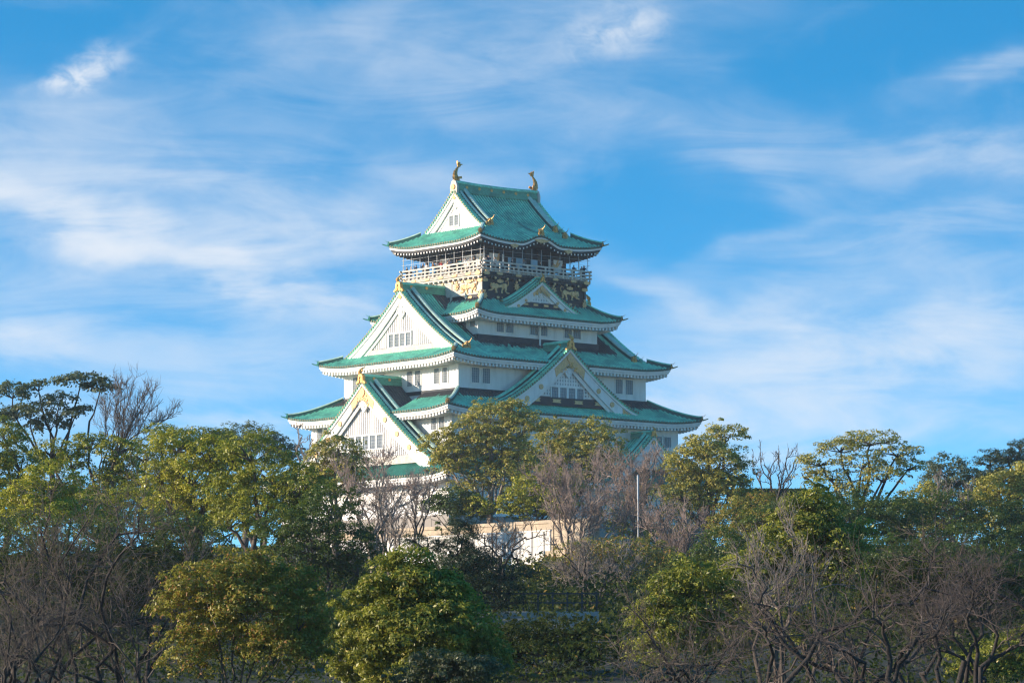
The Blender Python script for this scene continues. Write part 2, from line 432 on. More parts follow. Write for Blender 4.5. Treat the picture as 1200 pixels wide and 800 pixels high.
def demon_tile(mb, P, dirv, sc=1.0, mi=0):
    """ornament that closes a descending ridge: flared plate with a little horn"""
    P = np.asarray(P, float); d = np.asarray(dirv, float); d = d/np.linalg.norm(d); sdv = np.array([-d[1], d[0], 0])
    mp = lambda p, q, r: P + sdv*p*sc + np.array([0, 0, q*sc]) + d*r*sc
    mb.prism([(-.42, -.25), (-.5, .1), (-.34, .42), (-.46, .66), (-.2, .58), (0, .8), (.2, .58), (.46, .66), (.34, .42), (.5, .1), (.42, -.25)], mp, -.12, .16, mi)
    mb.disc(mp, 0, .2, .2, .1, .3, 8, mi)
    rings = []
    for i in range(6):
        t = i/5; c = P + d*(.1 + 1.0*t)*sc*.8 + np.array([0, 0, (.62 + .55*t*t)*sc]); r = .1*sc*(1-.6*t)
        rings.append([c + sdv*r*cos(a) + np.array([0, 0, r*sin(a)]) for a in (0, 2.1, 4.2)])
    mb.strip(rings, mi)

def hips(R, roof_obj, corners=('LR', 'RA', 'LB', 'AB'), t1=1.0, ornament=True):
    """corner ridges with upturned tips"""
    sg = {'LR': (-1, -1), 'RA': (1, -1), 'LB': (-1, 1), 'AB': (1, 1)}
    for c in corners:
        sa, sb = sg[c]; b = MB(); pts = []
        for i in range(11):
            t = .97*t1*(1-i/10) + .015
            a_, b_ = R.ha - t*R.runL, R.hb - t*R.runR
            z = R.z('R', a_, t*R.runR)
            pts.append((sa*a_, sb*b_, z + .02))
        ridge_sweep(b, pts, .44, .52, 0, 1)
        d = np.array(pts[-1]) - np.array(pts[-2]); d[2] = 0
        o = kb('hip_ridge', b, [M['copper_dark'], M['mint'] if 'L' in c else M['copper']], roof_obj)  # shadow line painted as a dark body; cap coloured paler on sunlit corners
        t = MB(); dn = d/np.linalg.norm(d); P = np.array(pts[-1]); up = np.array([0, 0, 1]); sdv = np.array([-dn[1], dn[0], 0])
        # upturned beak of the corner tile
        rings = []
        for i in range(5):
            q = i/4; cc = P + dn*(-.3 + 1.15*q) + up*(-.02 + .26*q*q); r = .2*(1-.7*q)
            rings.append([cc + sdv*r - up*.08, cc + up*r*.7, cc - sdv*r - up*.08])
        t.strip(rings, 0)
        demon_tile(t, P + dn*.05 + up*.12, dn, .55, 0)
        kb('corner_tile', t, M['bronze'] if c in ('LR', 'RA') else M['copper_trim'], roof_obj)
        # end of the hip rafter below the corner
        e = MB(); zc = R.z('R', R.ha, 0)
        mp = lambda p, q, r: (np.array([sa*(R.ha-.55), sb*(R.hb-.55), zc-.92]) + dn*p + sdv*r + up*q)
        e.prism([(-1.6, -.12), (.1, -.12), (.3, .05), (.12, .24), (-1.6, .2)], mp, -.16, .16)
        kb('hip_rafter', e, M['weathered'], roof_obj)

def make_roof(R, skips={}, white=True, name='roof', bumpers=None, t1=1.0, copper='copper'):
    b = MB()
    for sd in 'LRAB': R.slope(b, sd, skips.get(sd))
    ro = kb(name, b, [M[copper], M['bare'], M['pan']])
    for sd in 'LRAB':
        L = (R.ha if sd in 'LA' else R.hb) - R.wall[0 if sd in 'LA' else 1] + .05
        for side in ((-1, 1) if skips.get(sd) else (0,)): f = R.fascia(sd, skips.get(sd), white, L, side); kb('eave', f, [M['plaster'], M['copper_dark'], M['darkwood'], M['tile_end']], ro)
    hips(R, ro, t1=t1)
    return ro

# ---------- walls
def wall_block(ha, hb, z0, z1, trim=.55, mat='plaster', batter=0.0):
    b = MB()
    r0 = [(-ha-batter, -hb-batter, z0), (ha+batter, -hb-batter, z0), (ha+batter, hb+batter, z0), (-ha-batter, hb+batter, z0)]
    r1 = [(-ha, -hb, z1), (ha, -hb, z1), (ha, hb, z1), (-ha, hb, z1)]
    b.strip([r0, r1])
    o = kb('wall', b, M[mat])
    return o
def base_trim(o, ha, hb, z0, z1):
    t = MB()
    for sd, h, out in (('L', hb, ha), ('R', ha, hb), ('A', hb, ha), ('B', ha, hb)):
        t.box(-h-.12, h+.12, out-.1, out+.14, z0, z1, 0, SIDE[sd])
    kb('base_trim', t, M['trimdark'], o)
def window(sd, s0, s1, z0, z1, out, nx=4, ny=6, parent=keep, bars='lattice'):
    mp = SIDE[sd]; f = MB(); d = .09
    f.box(s0-d, s0, out-.1, out+.10, z0-d, z1+d, 0, mp); f.box(s1, s1+d, out-.1, out+.10, z0-d, z1+d, 0, mp)
    f.box(s0, s1, out-.1, out+.10, z1, z1+d, 0, mp); f.box(s0, s1, out-.1, out+.12, z0-d, z0, 0, mp)
    w = kb('window', f, M['plaster'], parent)
    if parent is not keep: return w
    p = MB(); p.box(s0, s1, out-.2, out+.012, z0, z1, 0, mp); kb('pane', p, M['glass'], w)
    l = MB(); bw = .035
    for i in range(1, nx): x = s0 + (s1-s0)*i/nx; l.box(x-bw, x+bw, out+.02, out+.075, z0, z1, 0, mp)
    for i in range(1, ny): z = z0 + (z1-z0)*i/ny; l.box(s0, s1, out+.015, out+.055, z-.022, z+.022, 0, mp)
    kb('lattice', l, M[bars], w)
    return w

# storeys (half sizes from the eaves down to the walls)
quad = lambda c1, c2: (lambda d, run: c1*d + c2*d*d)
def rise(H, k=1.22): return lambda d, run: H*(d/run)**k
R1 = Roof(22.9, 17.9, 25.2, .55, 4.6, 4.5, rise(3.1)); R1.wall = (20.5, 15.6)
R2 = Roof(20.6, 15.37, 33.1, .55, 5.4, 4.47, rise(2.65)); R2.wall = (18.3, 13.4)
R3 = Roof(17.66, 12.95, 39.6, .52, 2.75, 2.75, quad(.45, .0185), ridge=True, av=15.3, K=2.1); R3.wall = (15.2, 10.9)
R4 = Roof(11.77, 10.29, 45.4, .52, 3.37, 2.99, rise(2.15)); R4.wall = (9.7, 8.0)
R5 = Roof(9.99, 8.76, 54.55, .62, 3.2, 3.2, quad(.52, .031), ridge=True, av=6.8, bump=(1.0, 3.5), K=1.7); R5.wall = (6.4, 5.8)
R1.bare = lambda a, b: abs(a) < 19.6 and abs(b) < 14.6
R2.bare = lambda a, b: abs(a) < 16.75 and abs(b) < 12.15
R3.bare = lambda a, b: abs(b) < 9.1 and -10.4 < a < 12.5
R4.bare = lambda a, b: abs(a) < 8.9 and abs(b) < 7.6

w1 = wall_block(20.5, 15.6, 20.6, 25.3, batter=.35)
w2 = wall_block(18.3, 13.4, 27.6, 33.3); base_trim(w2, 18.3, 13.4, 28.1, 28.7)
w3 = wall_block(15.2, 10.9, 35.0, 39.8); base_trim(w3, 15.2, 10.9, 35.55, 36.0)
w4 = wall_block(9.7, 8.0, 41.5, 45.6); base_trim(w4, 9.7, 8.0, 42.25, 42.95)

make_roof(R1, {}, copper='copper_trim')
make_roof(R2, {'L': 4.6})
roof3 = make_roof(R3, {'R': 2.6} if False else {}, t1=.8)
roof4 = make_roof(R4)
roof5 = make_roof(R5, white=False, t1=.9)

# windows
for s0, s1, z0, z1 in ((-6.79, -5.64, 43.42, 45.0), (-5.29, -4.08, 43.42, 45.0), (-1.41, -.15, 43.42, 45.0), (.15, 1.4, 43.42, 45.0), (4.2, 5.4, 43.42, 45.0), (5.65, 6.88, 43.42, 45.0)):
    window('R', s0, s1, z0, z1, 8.0)
for s0, s1 in ((6.6, 7.6), (4.9, 5.9), (-5.9, -4.9), (-7.6, -6.6)): window('L', s0, s1, 43.9, 45.2, 9.7)
for s0, s1 in ((-13.2, -12.0), (-11.5, -10.3), (10.05, 11.2), (11.75, 12.95)): window('R', s0, s1, 36.72, 38.5, 10.9)
for s0, s1 in ((1.42, 2.35), (2.92, 3.92), (6.46, 7.42), (8.05, 9.0), (-3.92, -2.92), (-7.42, -6.46), (-9.0, -8.05)): window('L', s0, s1, 36.7, 38.5, 15.2)
for s0, s1 in ((9.74, 10.7), (11.15, 12.1), (-10.7, -9.74), (-12.1, -11.15)): window('L', s0, s1, 30.85, 32.4, 18.3)
for s0, s1 in ((-16.9, -15.8), (-15.3, -14.2), (-9, -7.9), (-7.5, -6.4), (.2, 1.3), (1.7, 2.8), (14.3, 15.45), (15.85, 17.0)): window('R', s0, s1, 30.2, 31.5, 13.4)

# ---------- gables
def finial(P, out, sc, parent, tall=False):
    """gold ridge-end ornament: arched plaque with a dark opening and a curled beast above"""
    P = np.asarray(P, float); d = np.asarray(out, float); sdv = np.array([-d[1], d[0], 0]); up = np.array([0, 0, 1.])
    mp = lambda p, q, r: P + sdv*p*sc + up*q*sc + d*r*sc
    b = MB()
    b.prism([(-.55, -.1), (-.5, .75), (-.36, 1.05), (0, 1.2), (.36, 1.05), (.5, .75), (.55, -.1), (.27, -.1), (.25, .55), (.16, .72), (0, .78), (-.16, .72), (-.25, .55), (-.27, -.1)], mp, -.25, .25)
    b.prism([(-.25, -.08), (-.25, .55), (0, .76), (.25, .55), (.25, -.08)], mp, -.2, .12, 1)
    b.disc(mp, 0, .38, .15, .1, .2, 8, 0)
    for sx in (-1, 1):
        b.prism([(sx*.5, -.1), (sx*.95, -.28), (sx*.98, -.02), (sx*.72, .16), (sx*.52, .3)], mp, -.15, .2)
    # beast: rising curled body leaning inwards
    rings = []
    path = [(.25, 1.12, .26), (.34, 1.35, .28), (.22, 1.6, .24), (-.02, 1.82, .2), (-.2, 2.0, .17), (-.45, 2.05, .12), (-.62, 2.2, .05)]
    for r_, q, w in path:
        rings.append([mp(w*cos(a), q + w*.5*sin(a)*.6, r_ + w*.8*sin(a)) for a in np.linspace(0, 2*pi, 7)[:-1]])
    b.strip(rings, 0)
    b.prism([(.0, 1.3), (.42, 1.55), (.3, 1.75), (.08, 1.65)], mp, .05, .2); b.prism([(.0, 1.3), (-.42, 1.55), (-.3, 1.75), (-.08, 1.65)], mp, .05, .2)
    return kb('gold_finial', b, [M['gold'], M['bronze']], parent)

def scroll_plate(mb, mp, outline, d0, d1, seed, n=10):
    """pierced gold plate: outline plus raised curls"""
    mb.prism(outline, mp, d0, d1, 0)
    r_ = random.Random(seed); ox = [p for p, q in outline]; oy = [q for p, q in outline]
    cx_, cy_ = sum(ox)/len(ox), sum(oy)/len(oy)
    for i in range(n):
        p0 = outline[r_.randrange(len(outline))]; t = r_.uniform(.2, .75)
        mb.disc(mp, cx_ + (p0[0]-cx_)*t, cy_ + (p0[1]-cy_)*t, r_.uniform(.07, .17), d1, d1+.07, 7, r_.choice((0, 0, 1)))

def gable(sd, pv, w, zq, rec, inner, slab, wall_z0, style, nwin, wz, gold, parent=keep, zridge=None, ridge_in=None, fin=1.0, lattice_q=None, kud=True, ridge_h=.95, band=None, trim=1.0, wspan=None, bare=None, bandmat=None, tbw=None):
    """a gable: verge tiles, descending ridges, bargeboards, lattice wall, windows, gold; with its own slopes when slab"""
    mp = SIDE[sd]
    qs = np.linspace(-w, w, 45)
    g0 = MB()
    if slab:
        # own tiled slopes; the ribs run down from the ridge
        for sg in (-1, 1):
            m2 = (lambda s, o, z, sg=sg: mp(sg*o, s, z))
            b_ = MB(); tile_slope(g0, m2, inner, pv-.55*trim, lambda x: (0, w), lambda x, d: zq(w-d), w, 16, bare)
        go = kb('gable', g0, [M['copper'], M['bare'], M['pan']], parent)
    else:
        for sg in (-1, 1): g0.strip([[mp(q, pv-.02, zq(abs(q))-.2), mp(q, rec, zq(abs(q))-.2), mp(q, rec, zq(abs(q))-.45), mp(q, pv-.02, zq(abs(q))-.45)] for q in np.linspace(0, sg*w, 24)])
        go = kb('gable', g0, M['plaster'], parent)
    # soffit boards
    if slab:
        s_ = MB()
        for sg in (-1, 1): s_.strip([[mp(q, pv-.1, zq(abs(q))-.12), mp(q, rec-.1, zq(abs(q))-.12), mp(q, rec-.1, zq(abs(q))-.42), mp(q, pv-.1, zq(abs(q))-.42)] for q in np.linspace(0, sg*w, 24)])
        kb('verge_soffit', s_, M['plaster'], go)
    # verge tiles
    v_ = MB()
    for sg in (-1, 1):
        v_.strip([[mp(q, pv+.02, zq(abs(q))+.04), mp(q, pv-.75*trim, zq(abs(q))+.06), mp(q, pv-.75*trim, zq(abs(q))-.1), mp(q, pv+.02, zq(abs(q))-.12)] for q in np.linspace(0, sg*w, 24)], 0)
        q = .25
        while q < w-.05:
            z = zq(q)
            ring = lambda o: [mp(sg*q + .155*cos(a), o, z + .10 + .15*sin(a)) for a in np.linspace(0, 2*pi, 7)[:-1]]
            v_.strip([ring(pv-.72*trim), ring(pv+.14)], 0, cap=False)
            v_.add(ring(pv+.141), [tuple(range(6))], 1)
            sl_ = (zq(q+.05)-zq(q))/.05
            q += .42/math.sqrt(1+sl_*sl_)
    kb('verge_tiles', v_, [M['copper'], M['tile_end']], go)
    # descending ridges behind the verge
    for off, ww, hh in ((1.0*trim, .42, .42), (1.85*trim, .62, .75)):
        if off > 1.2 and not kud: continue
        for sg in (-1, 1):
            b_ = MB(); lo = .35; hi = w - (.05 if off < 1.2*trim else .35)
            pts = [mp(sg*q, pv-off, zq(q)+.05) for q in np.linspace(lo, hi, 20)]
            ridge_sweep(b_, pts, ww, hh, 0, 1)
            kb('descending_ridge', b_, [M['copper_dark'], M['mint'] if sd in 'LA' else M['copper']], go)  # dark body puts the under-shadow of the ridge into its colour
            dv = np.array(pts[-1]) - np.array(pts[-2]); dv[2] = 0
            o_ = MB(); demon_tile(o_, np.array(pts[-1]) + np.array([0, 0, .15]), dv, .6 if off < 1.2*trim else .85); kb('ridge_end', o_, M['bronze'] if sd == 'L' or off > 1.2*trim else M['copper_trim'], go)
    # bargeboards
    b_ = MB(); tb = tbw or 1.25*fin
    for sg in (-1, 1):
        b_.strip([[mp(q, pv, zq(abs(q))-.13), mp(q, pv-.22, zq(abs(q))-.13), mp(q, pv-.22, zq(abs(q))-.42), mp(q, pv, zq(abs(q))-.42)] for q in np.linspace(0, sg*w, 28)])
        b_.strip([[mp(q, pv-.13, zq(abs(q))-.45), mp(q, pv-.32, zq(abs(q))-.45), mp(q, pv-.32, zq(abs(q))-.45-tb*(1+.25*abs(q)/w)), mp(q, pv-.13, zq(abs(q))-.45-tb*(1+.25*abs(q)/w))] for q in np.linspace(0, sg*w, 28)])
        b_.strip([[mp(q, pv-.36, zq(abs(q))-.5-tb*1.05), mp(q, pv-.5, zq(abs(q))-.5-tb*1.05), mp(q, pv-.5, zq(abs(q))-.82-tb*1.28), mp(q, pv-.36, zq(abs(q))-.82-tb*1.28)] for q in np.linspace(0, sg*w*.97, 28)])
    kb('bargeboard', b_, M['plaster'], go)
    # gable wall and its lattice
    zlow = lambda q: zq(abs(q)) - .45 - tb*1.3
    qq = [q for q in np.linspace(-w, w, 61) if zlow(q) > wall_z0 + .05]
    b_ = MB(); ql = max(qq)
    out_ = [(-ql-.3, wall_z0), (ql+.3, wall_z0)] + [(q, zlow(q)+.6) for q in reversed(qq)]
    b_.prism(out_, lambda p, q, d: mp(p, d, q), rec-.3, rec, 0)
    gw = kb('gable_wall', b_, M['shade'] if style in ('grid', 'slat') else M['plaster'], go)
    ws = wspan or (0, 0)
    if style in ('grid', 'slat'):
        l = MB(); st = .36 if style == 'slat' else .42; lq = int(ql/st)+1; wd = .2 if style == 'slat' else .25
        base = wall_z0 + (band or .0)
        for i in range(-lq, lq+1):
            x = i*st
            top = zlow(x) + .25
            if top < base + .1: continue
            if ws[0]-.25 < x < ws[1]+.25:
                if top > wz[1]+.3: l.box(x-wd/2, x+wd/2, rec+.002, rec+.07, wz[1]+.2, top, 0, mp)
                if style == 'slat': l.box(x-wd/2, x+wd/2, rec+.002, rec+.07, base, wz[0]-.1, 0, mp)
                elif wz[0]-.3 > base: l.box(x-wd/2, x+wd/2, rec+.002, rec+.07, base, wz[0]-.1, 0, mp)
            else: l.box(x-wd/2, x+wd/2, rec+.002, rec+.07, base, top, 0, mp)
        if style == 'grid':
            z = base + .1
            while z < zq(0):
                qz = [q for q in np.linspace(0, w, 60) if zlow(q)+.2 > z]
                if qz:
                    e = max(qz)
                    if wz[0]-.1 < z < wz[1]+.2:
                        l.box(-e, ws[0]-.2, rec+.004, rec+.06, z-.09, z+.09, 0, mp); l.box(ws[1]+.2, e, rec+.004, rec+.06, z-.09, z+.09, 0, mp)
                    else: l.box(-e, e, rec+.004, rec+.06, z-.09, z+.09, 0, mp)
                z += .42
        kb('lattice_wall', l, M['plaster'], go)
    if nwin:
        f = MB(); s0, s1 = ws; n = nwin; ww = (s1-s0)/(n+.28*(n-1)); gp = ww*.28
        f.box(s0-.15, s1+.15, rec+.01, rec+.16, wz[1], wz[1]+.18, 0, mp); f.box(s0-.15, s1+.15, rec+.01, rec+.16, wz[0]-.15, wz[0], 0, mp)
        for i in range(n+1):
            x0 = s0 - gp + i*(ww+gp); f.box(max(x0, s0-.15), min(x0+gp, s1+.15), rec+.01, rec+.14, wz[0], wz[1], 0, mp)
        wo_ = kb('gable_window', f, [M['plaster']], go)
        gl = MB(); gl.box(s0-.02, s1+.02, rec+.012, rec+.03, wz[0], wz[1], 0, mp); 
        for i in range(n):
            x0 = s0 + i*(ww+gp)
            for j in range(1, 4): gl.box(x0+ww*j/4-.03, x0+ww*j/4+.03, rec+.032, rec+.07, wz[0], wz[1], 1, mp)
            for j in range(1, 4): z = wz[0]+(wz[1]-wz[0])*j/4; gl.box(x0, x0+ww, rec+.034, rec+.06, z-.025, z+.025, 1, mp)
        kb('window_panes', gl, [M['glass'], M['lattice']], go)
    if band:
        bb = MB(); bb.box(-ql-.7, ql+.7, rec-.1, rec+.2, wall_z0-.35, wall_z0+band-.1, 0, mp)
        kb('base_band', bb, M[bandmat or ('black' if gold == 'rich' else 'weathered')], go)
        if gold == 'rich':
            for x in (-ql*.32, ql*.32, -ql*.92, ql*.92):
                gg = MB()
                gg.prism([(x-.75*fin, -.22*fin), (x-.55*fin, 0), (x-.75*fin, .22*fin), (x+.75*fin, .22*fin), (x+.55*fin, 0), (x+.75*fin, -.22*fin)], lambda p, q, d: mp(p, d, q + wall_z0 + band*.5 - .15), rec+.2, rec+.26)
                kb('gold_plate', gg, M['goldpale'], go)
    # hanging carved pendant under the apex
    ga = zq(0) - .45 - tb
    pz = MB(); P2 = lambda p, q, d: mp(p*fin, d, ga + q*fin)
    pz.prism([(-.35, .5), (-.75, .1), (-1.25, -.2), (-1.75, -.95), (-1.2, -.85), (-.85, -1.15), (-.6, -.8), (-.55, -1.5), (0, -2.1), (.55, -1.5), (.6, -.8), (.85, -1.15), (1.2, -.85), (1.75, -.95), (1.25, -.2), (.75, .1), (.35, .5)], P2, pv-.5, pv-.3)
    pz.disc(P2, 0, -.35, .42, pv-.3, pv-.2, 10); pz.disc(P2, 0, -1.2, .3, pv-.3, pv-.22, 8); pz.disc(P2, -.75, -.6, .25, pv-.3, pv-.24, 8); pz.disc(P2, .75, -.6, .25, pv-.3, pv-.24, 8)
    kb('pendant', pz, M['plaster'], go)
    # gold on the bargeboards
    gg = MB(); face = pv - .13
    slope_at = lambda q: (zq(q+.05) - zq(q))/.05
    if gold in ('rich', 'pale'):
        zb = lambda q: zq(abs(q)) - .5
        n_ = 6; ext = (2.6 if gold == 'rich' else 2.2)*fin
        o_ = [(q, zb(q)-.04) for q in np.linspace(-ext, ext, n_*2+1)] + [(q, zb(q) - tb*1.0 + .05*((i % 2)*2-1)) for i, q in enumerate(np.linspace(ext*.9, -ext*.9, n_*2+1))]
        scroll_plate(gg, lambda p, q, d: mp(p, d, q), o_, face, face+.05, int(w*10), 22)
        gg.disc(lambda p, q, d: mp(p, d, q), 0, zb(0)-.75*fin, .5*fin, face, face+.16, 12)
        kb('apex_plate', gg, [M['goldpale'], M['gold']], go)
        for sg in (-1, 1):
            for f_ in ((.42, .62) if gold == 'rich' else (.34, .52, .7)):
                q = sg*w*f_; gg = MB(); gg.disc(lambda p, r_, d: mp(p, d, r_), q, zb(q)-tb*.55, .34*fin, face, face+.12, 10); kb('gold_boss', gg, [M['goldpale'], M['gold']], go)
            if gold == 'rich':
                q0, q1 = w*.78, w*.985
                o_ = [(sg*q, zb(q)) for q in np.linspace(q0, q1, 6)] + [(sg*q1, zb(q1)-tb*1.2), (sg*(q0-.2), zb(q1)-tb*1.2), (sg*(q0+.3), zb(q0)-tb*1.05), (sg*q0, zb(q0)-tb*.8)]
                gg = MB(); scroll_plate(gg, lambda p, q, d: mp(p, d, q), o_, face, face+.05, 5, 26); kb('corner_plate', gg, [M['goldpale'], M['gold']], go)
    else:
        for sg in (-1, 1):
            q = sg*w*.96; gg = MB(); gg.disc(lambda p, r_, d: mp(p, d, r_), q, zq(abs(q))-.55, .22, face, face+.12, 8); kb('gold_boss', gg, M['gold'], go)
        gg = MB(); gg.disc(lambda p, r_, d: mp(p, d, r_), 0, zq(0)-.85, .26, face, face+.12, 8); kb('gold_boss', gg, M['gold'], go)
    # top ridge
    if zridge:
        b_ = MB(); pts = [mp(0, o, zq(0) + .05) for o in np.linspace(pv-.15, ridge_in, 8)]
        ridge_sweep(b_, pts, .72, ridge_h, 0, 1)
        ro_ = kb('top_ridge', b_, [M['copper_trim'], M['copper']], go)
        L_ = pv - ridge_in; nn = max(1, int(L_/2.4))
        for i in range(nn):
            o = pv - 1.6 - i*2.4
            for sg in (-1, 1):
                if L_ > 2: gd = MB(); gd.disc(lambda p, q, d: mp(d, p, q), o, zq(0)+.05+ridge_h*.45, .2, sg*.30, sg*.36, 8); kb('ridge_crest', gd, M['gold'], go)
        # end plate with gold beast
        if fin:
            ov = np.array(mp(0, 1, 0)) - np.array(mp(0, 0, 0)); P = np.array(mp(0, pv+.05, zq(0)+.0))
            finial(P, np.array([ov[0], ov[1], 0]), .86*fin, go)
    return go

def curve(z0, H, w, k): return lambda q: z0 - H*(1 - max(0, 1 - abs(q)/w)**k)
# first roof: the big gable on the sunlit side
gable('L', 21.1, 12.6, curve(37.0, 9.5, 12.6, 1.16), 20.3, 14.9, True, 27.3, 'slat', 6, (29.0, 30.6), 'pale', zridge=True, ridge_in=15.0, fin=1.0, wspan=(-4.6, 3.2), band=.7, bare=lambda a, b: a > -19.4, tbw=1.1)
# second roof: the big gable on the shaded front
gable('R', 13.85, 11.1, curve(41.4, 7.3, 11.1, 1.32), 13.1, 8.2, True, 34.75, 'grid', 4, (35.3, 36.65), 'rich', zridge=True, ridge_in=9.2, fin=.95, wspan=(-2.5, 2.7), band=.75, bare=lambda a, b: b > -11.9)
# third roof: gables at both ends of the main ridge
z3 = lambda q: R3.z0 + R3.prof(R3.hb - abs(q), 1) if abs(q) < R3.hb else R3.z0
gable('L', 15.35, 10.95, z3, 14.75, 8, False, 41.0, 'slat', 4, (41.75, 43.3), 'none', parent=keep, zridge=True, ridge_in=8.4, fin=1.0, wspan=(-2.6, 1.55), band=.75, kud=True, tbw=.95)
gable('A', 15.35, 10.95, z3, 14.75, 8, False, 41.0, 'slat', 0, (41.75, 43.3), 'none', parent=keep, zridge=True, ridge_in=8.4, fin=1.0, band=.75)
# fourth roof: the small gable on the shaded front
gable('R', 8.75, 6.1, curve(50.0, 3.55, 6.1, 1.25), 8.25, 7.3, True, 47.0, 'grid', 0, (0, 0), 'rich', zridge=True, ridge_in=7.4, fin=.55, kud=False, band=.42, bandmat='black', tbw=.5, trim=.6, ridge_h=.5)
# first roof: the small gable on the shaded front, right
z1s = curve(31.2, 4.6, 6.0, 1.3)
_S = SIDE['R']; SIDE['R'] = lambda s, o, z: (s + 10.6, -o, z)
gable('R', 17.2, 6.0, z1s, 16.6, 13.3, True, 27.4, 'grid', 0, (0, 0), 'none', zridge=True, ridge_in=13.4, fin=.6, kud=True, band=.4, trim=.7, ridge_h=.6)
SIDE['R'] = _S
# top roof
z5 = lambda q: R5.z0 + R5.prof(R5.hb - abs(q), 1)
for sd in 'LA':
    gable(sd, 6.85, 5.5, z5, 6.4, 5, False, 56.35, 'plain', 2, (57.2, 58.45), 'none', parent=keep, fin=.55, wspan=(-1.15, .55), zridge=False, trim=.85)
# main ridge of the top roof
b_ = MB(); zr = z5(0)
ridge_sweep(b_, [(a_, 0, zr + .05 + .16*abs(a_/6.5)**2.5) for a_ in np.linspace(-6.6, 6.6, 15)], .85, 1.1, 0, 1)
tr = kb('top_ridge', b_, [M['copper_trim'], M['copper']], roof5)
for x in np.linspace(-5, 5, 6):
    for sg in (-1, 1): gd = MB(); gd.disc(lambda p, q, d: (p, d, q), x, zr+.5, .2, sg*.36, sg*.43, 8); kb('ridge_crest', gd, M['gold'], roof5)
# wave gable on the shaded eave of the top roof
b_ = MB(); pts = [(0, -R5.hb + d, R5.z('R', 0, d) + .02) for d in np.linspace(4.4, .25, 10)]
ridge_sweep(b_, pts, .36, .34); kb('descending_ridge', b_, M['copper_trim'], roof5)
b_ = MB(); demon_tile(b_, np.array(pts[-1]) + np.array([0, 0, .2]), (0, -1, 0), .9); kb('ridge_end', b_, M['bronze'], roof5)
b_ = MB(); demon_tile(b_, np.array([5.6, -6.6, R5.z('R', 5.6, 2.2)+.3]), (0, -1, 0), .8)
kb('ridge_end', b_, M['bronze'], roof5)
for x, dz_, wd in ((0, -1.0, 1.3), (-4.4, -.95, .7), (4.4, -.95, .7)):
    z = R5.z('R', x, 0) + dz_ + .42; b_ = MB()
    b_.prism([(x-wd, z+.12), (x-wd*.5, z+.16), (x, z+.24), (x+wd*.5, z+.16), (x+wd, z+.12), (x+wd*.55, z-.16), (x, z-.26), (x-wd*.55, z-.16)], lambda p, q, d: (p, d, q), -R5.hb+.2, -R5.hb+.03)
    kb('gold_plate', b_, M['goldpale'], roof5)

# roof dolphins
def shachi(a0, sg):
    """gilt fish ornament: head down on the ridge end, body arched up, tail fins fanned"""
    b = MB(); P0 = np.array([a0, 0, zr + 1.0]); mp = lambda p, q, d: P0 + np.array([sg*p*.95, d, q*.88])
    path = [(-.25, -.1, .42), (.05, .25, .5), (.28, .7, .46), (.36, 1.15, .38), (.28, 1.55, .3), (.1, 1.9, .22), (-.1, 2.2, .15), (-.22, 2.4, .1)]
    rings = []
    for i, (p, q, r) in enumerate(path):
        p2, q2, _ = path[min(i+1, 7)]; p1, q1, _ = path[max(i-1, 0)]; tx, tz = p2-p1, q2-q1; L = math.hypot(tx, tz); nx_, nz_ = -tz/L, tx/L
        rings.append([mp(p + nx_*r*cos(a), q + nz_*r*cos(a), .62*r*sin(a)) for a in np.linspace(0, 2*pi, 9)[:-1]])
    b.strip(rings)
    b.prism([(-.2, 2.3), (-.55, 2.75), (-.95, 2.72), (-.62, 2.55), (-.4, 2.25)], mp, -.08, .08); b.prism([(-.22, 2.35), (-.2, 2.8), (.02, 3.15), (.02, 2.75), (-.05, 2.35)], mp, -.08, .08)
    b.prism([(-.25, 2.35), (-.48, 2.85), (-.3, 3.0), (-.14, 2.5)], mp, -.1, .1)
    for q in (.55, 1.0, 1.4): b.prism([(.6-.1*q, q-.12), (1.0-.25*q, q+.22), (.62-.14*q, q+.26)], mp, -.05, .05)
    for e in (-1, 1): b.prism([(.1, .5), (-.5, .62), (-.42, .95), (.1, .85)], lambda p, q, d: mp(p, q, e*(.3+d)), 0, .1)
    b.prism([(-.2, .2), (-.75, .05), (-.7, -.2), (-.45, -.1), (-.72, -.3), (-.2, -.3)], mp, -.26, .26)
    base = kb('roof_dolphin', b, M['bronze'], roof5)
for sg in (-1, 1): shachi(sg*6.25, sg)
for sg in (-1, 1):
    e = MB(); e.prism([(-.62, -.5), (-.66, .5), (-.4, 1.15), (0, 1.4), (.4, 1.15), (.66, .5), (.62, -.5)], lambda p, q, d: (sg*d, p, q + zr), 6.55, 6.85, 0)
    e.disc(lambda p, q, d: (sg*d, p, q), 0, zr+.45, .32, 6.85, 6.98, 10, 1)
    kb('ridge_end', e, [M['weathered'], M['gold']], roof5)

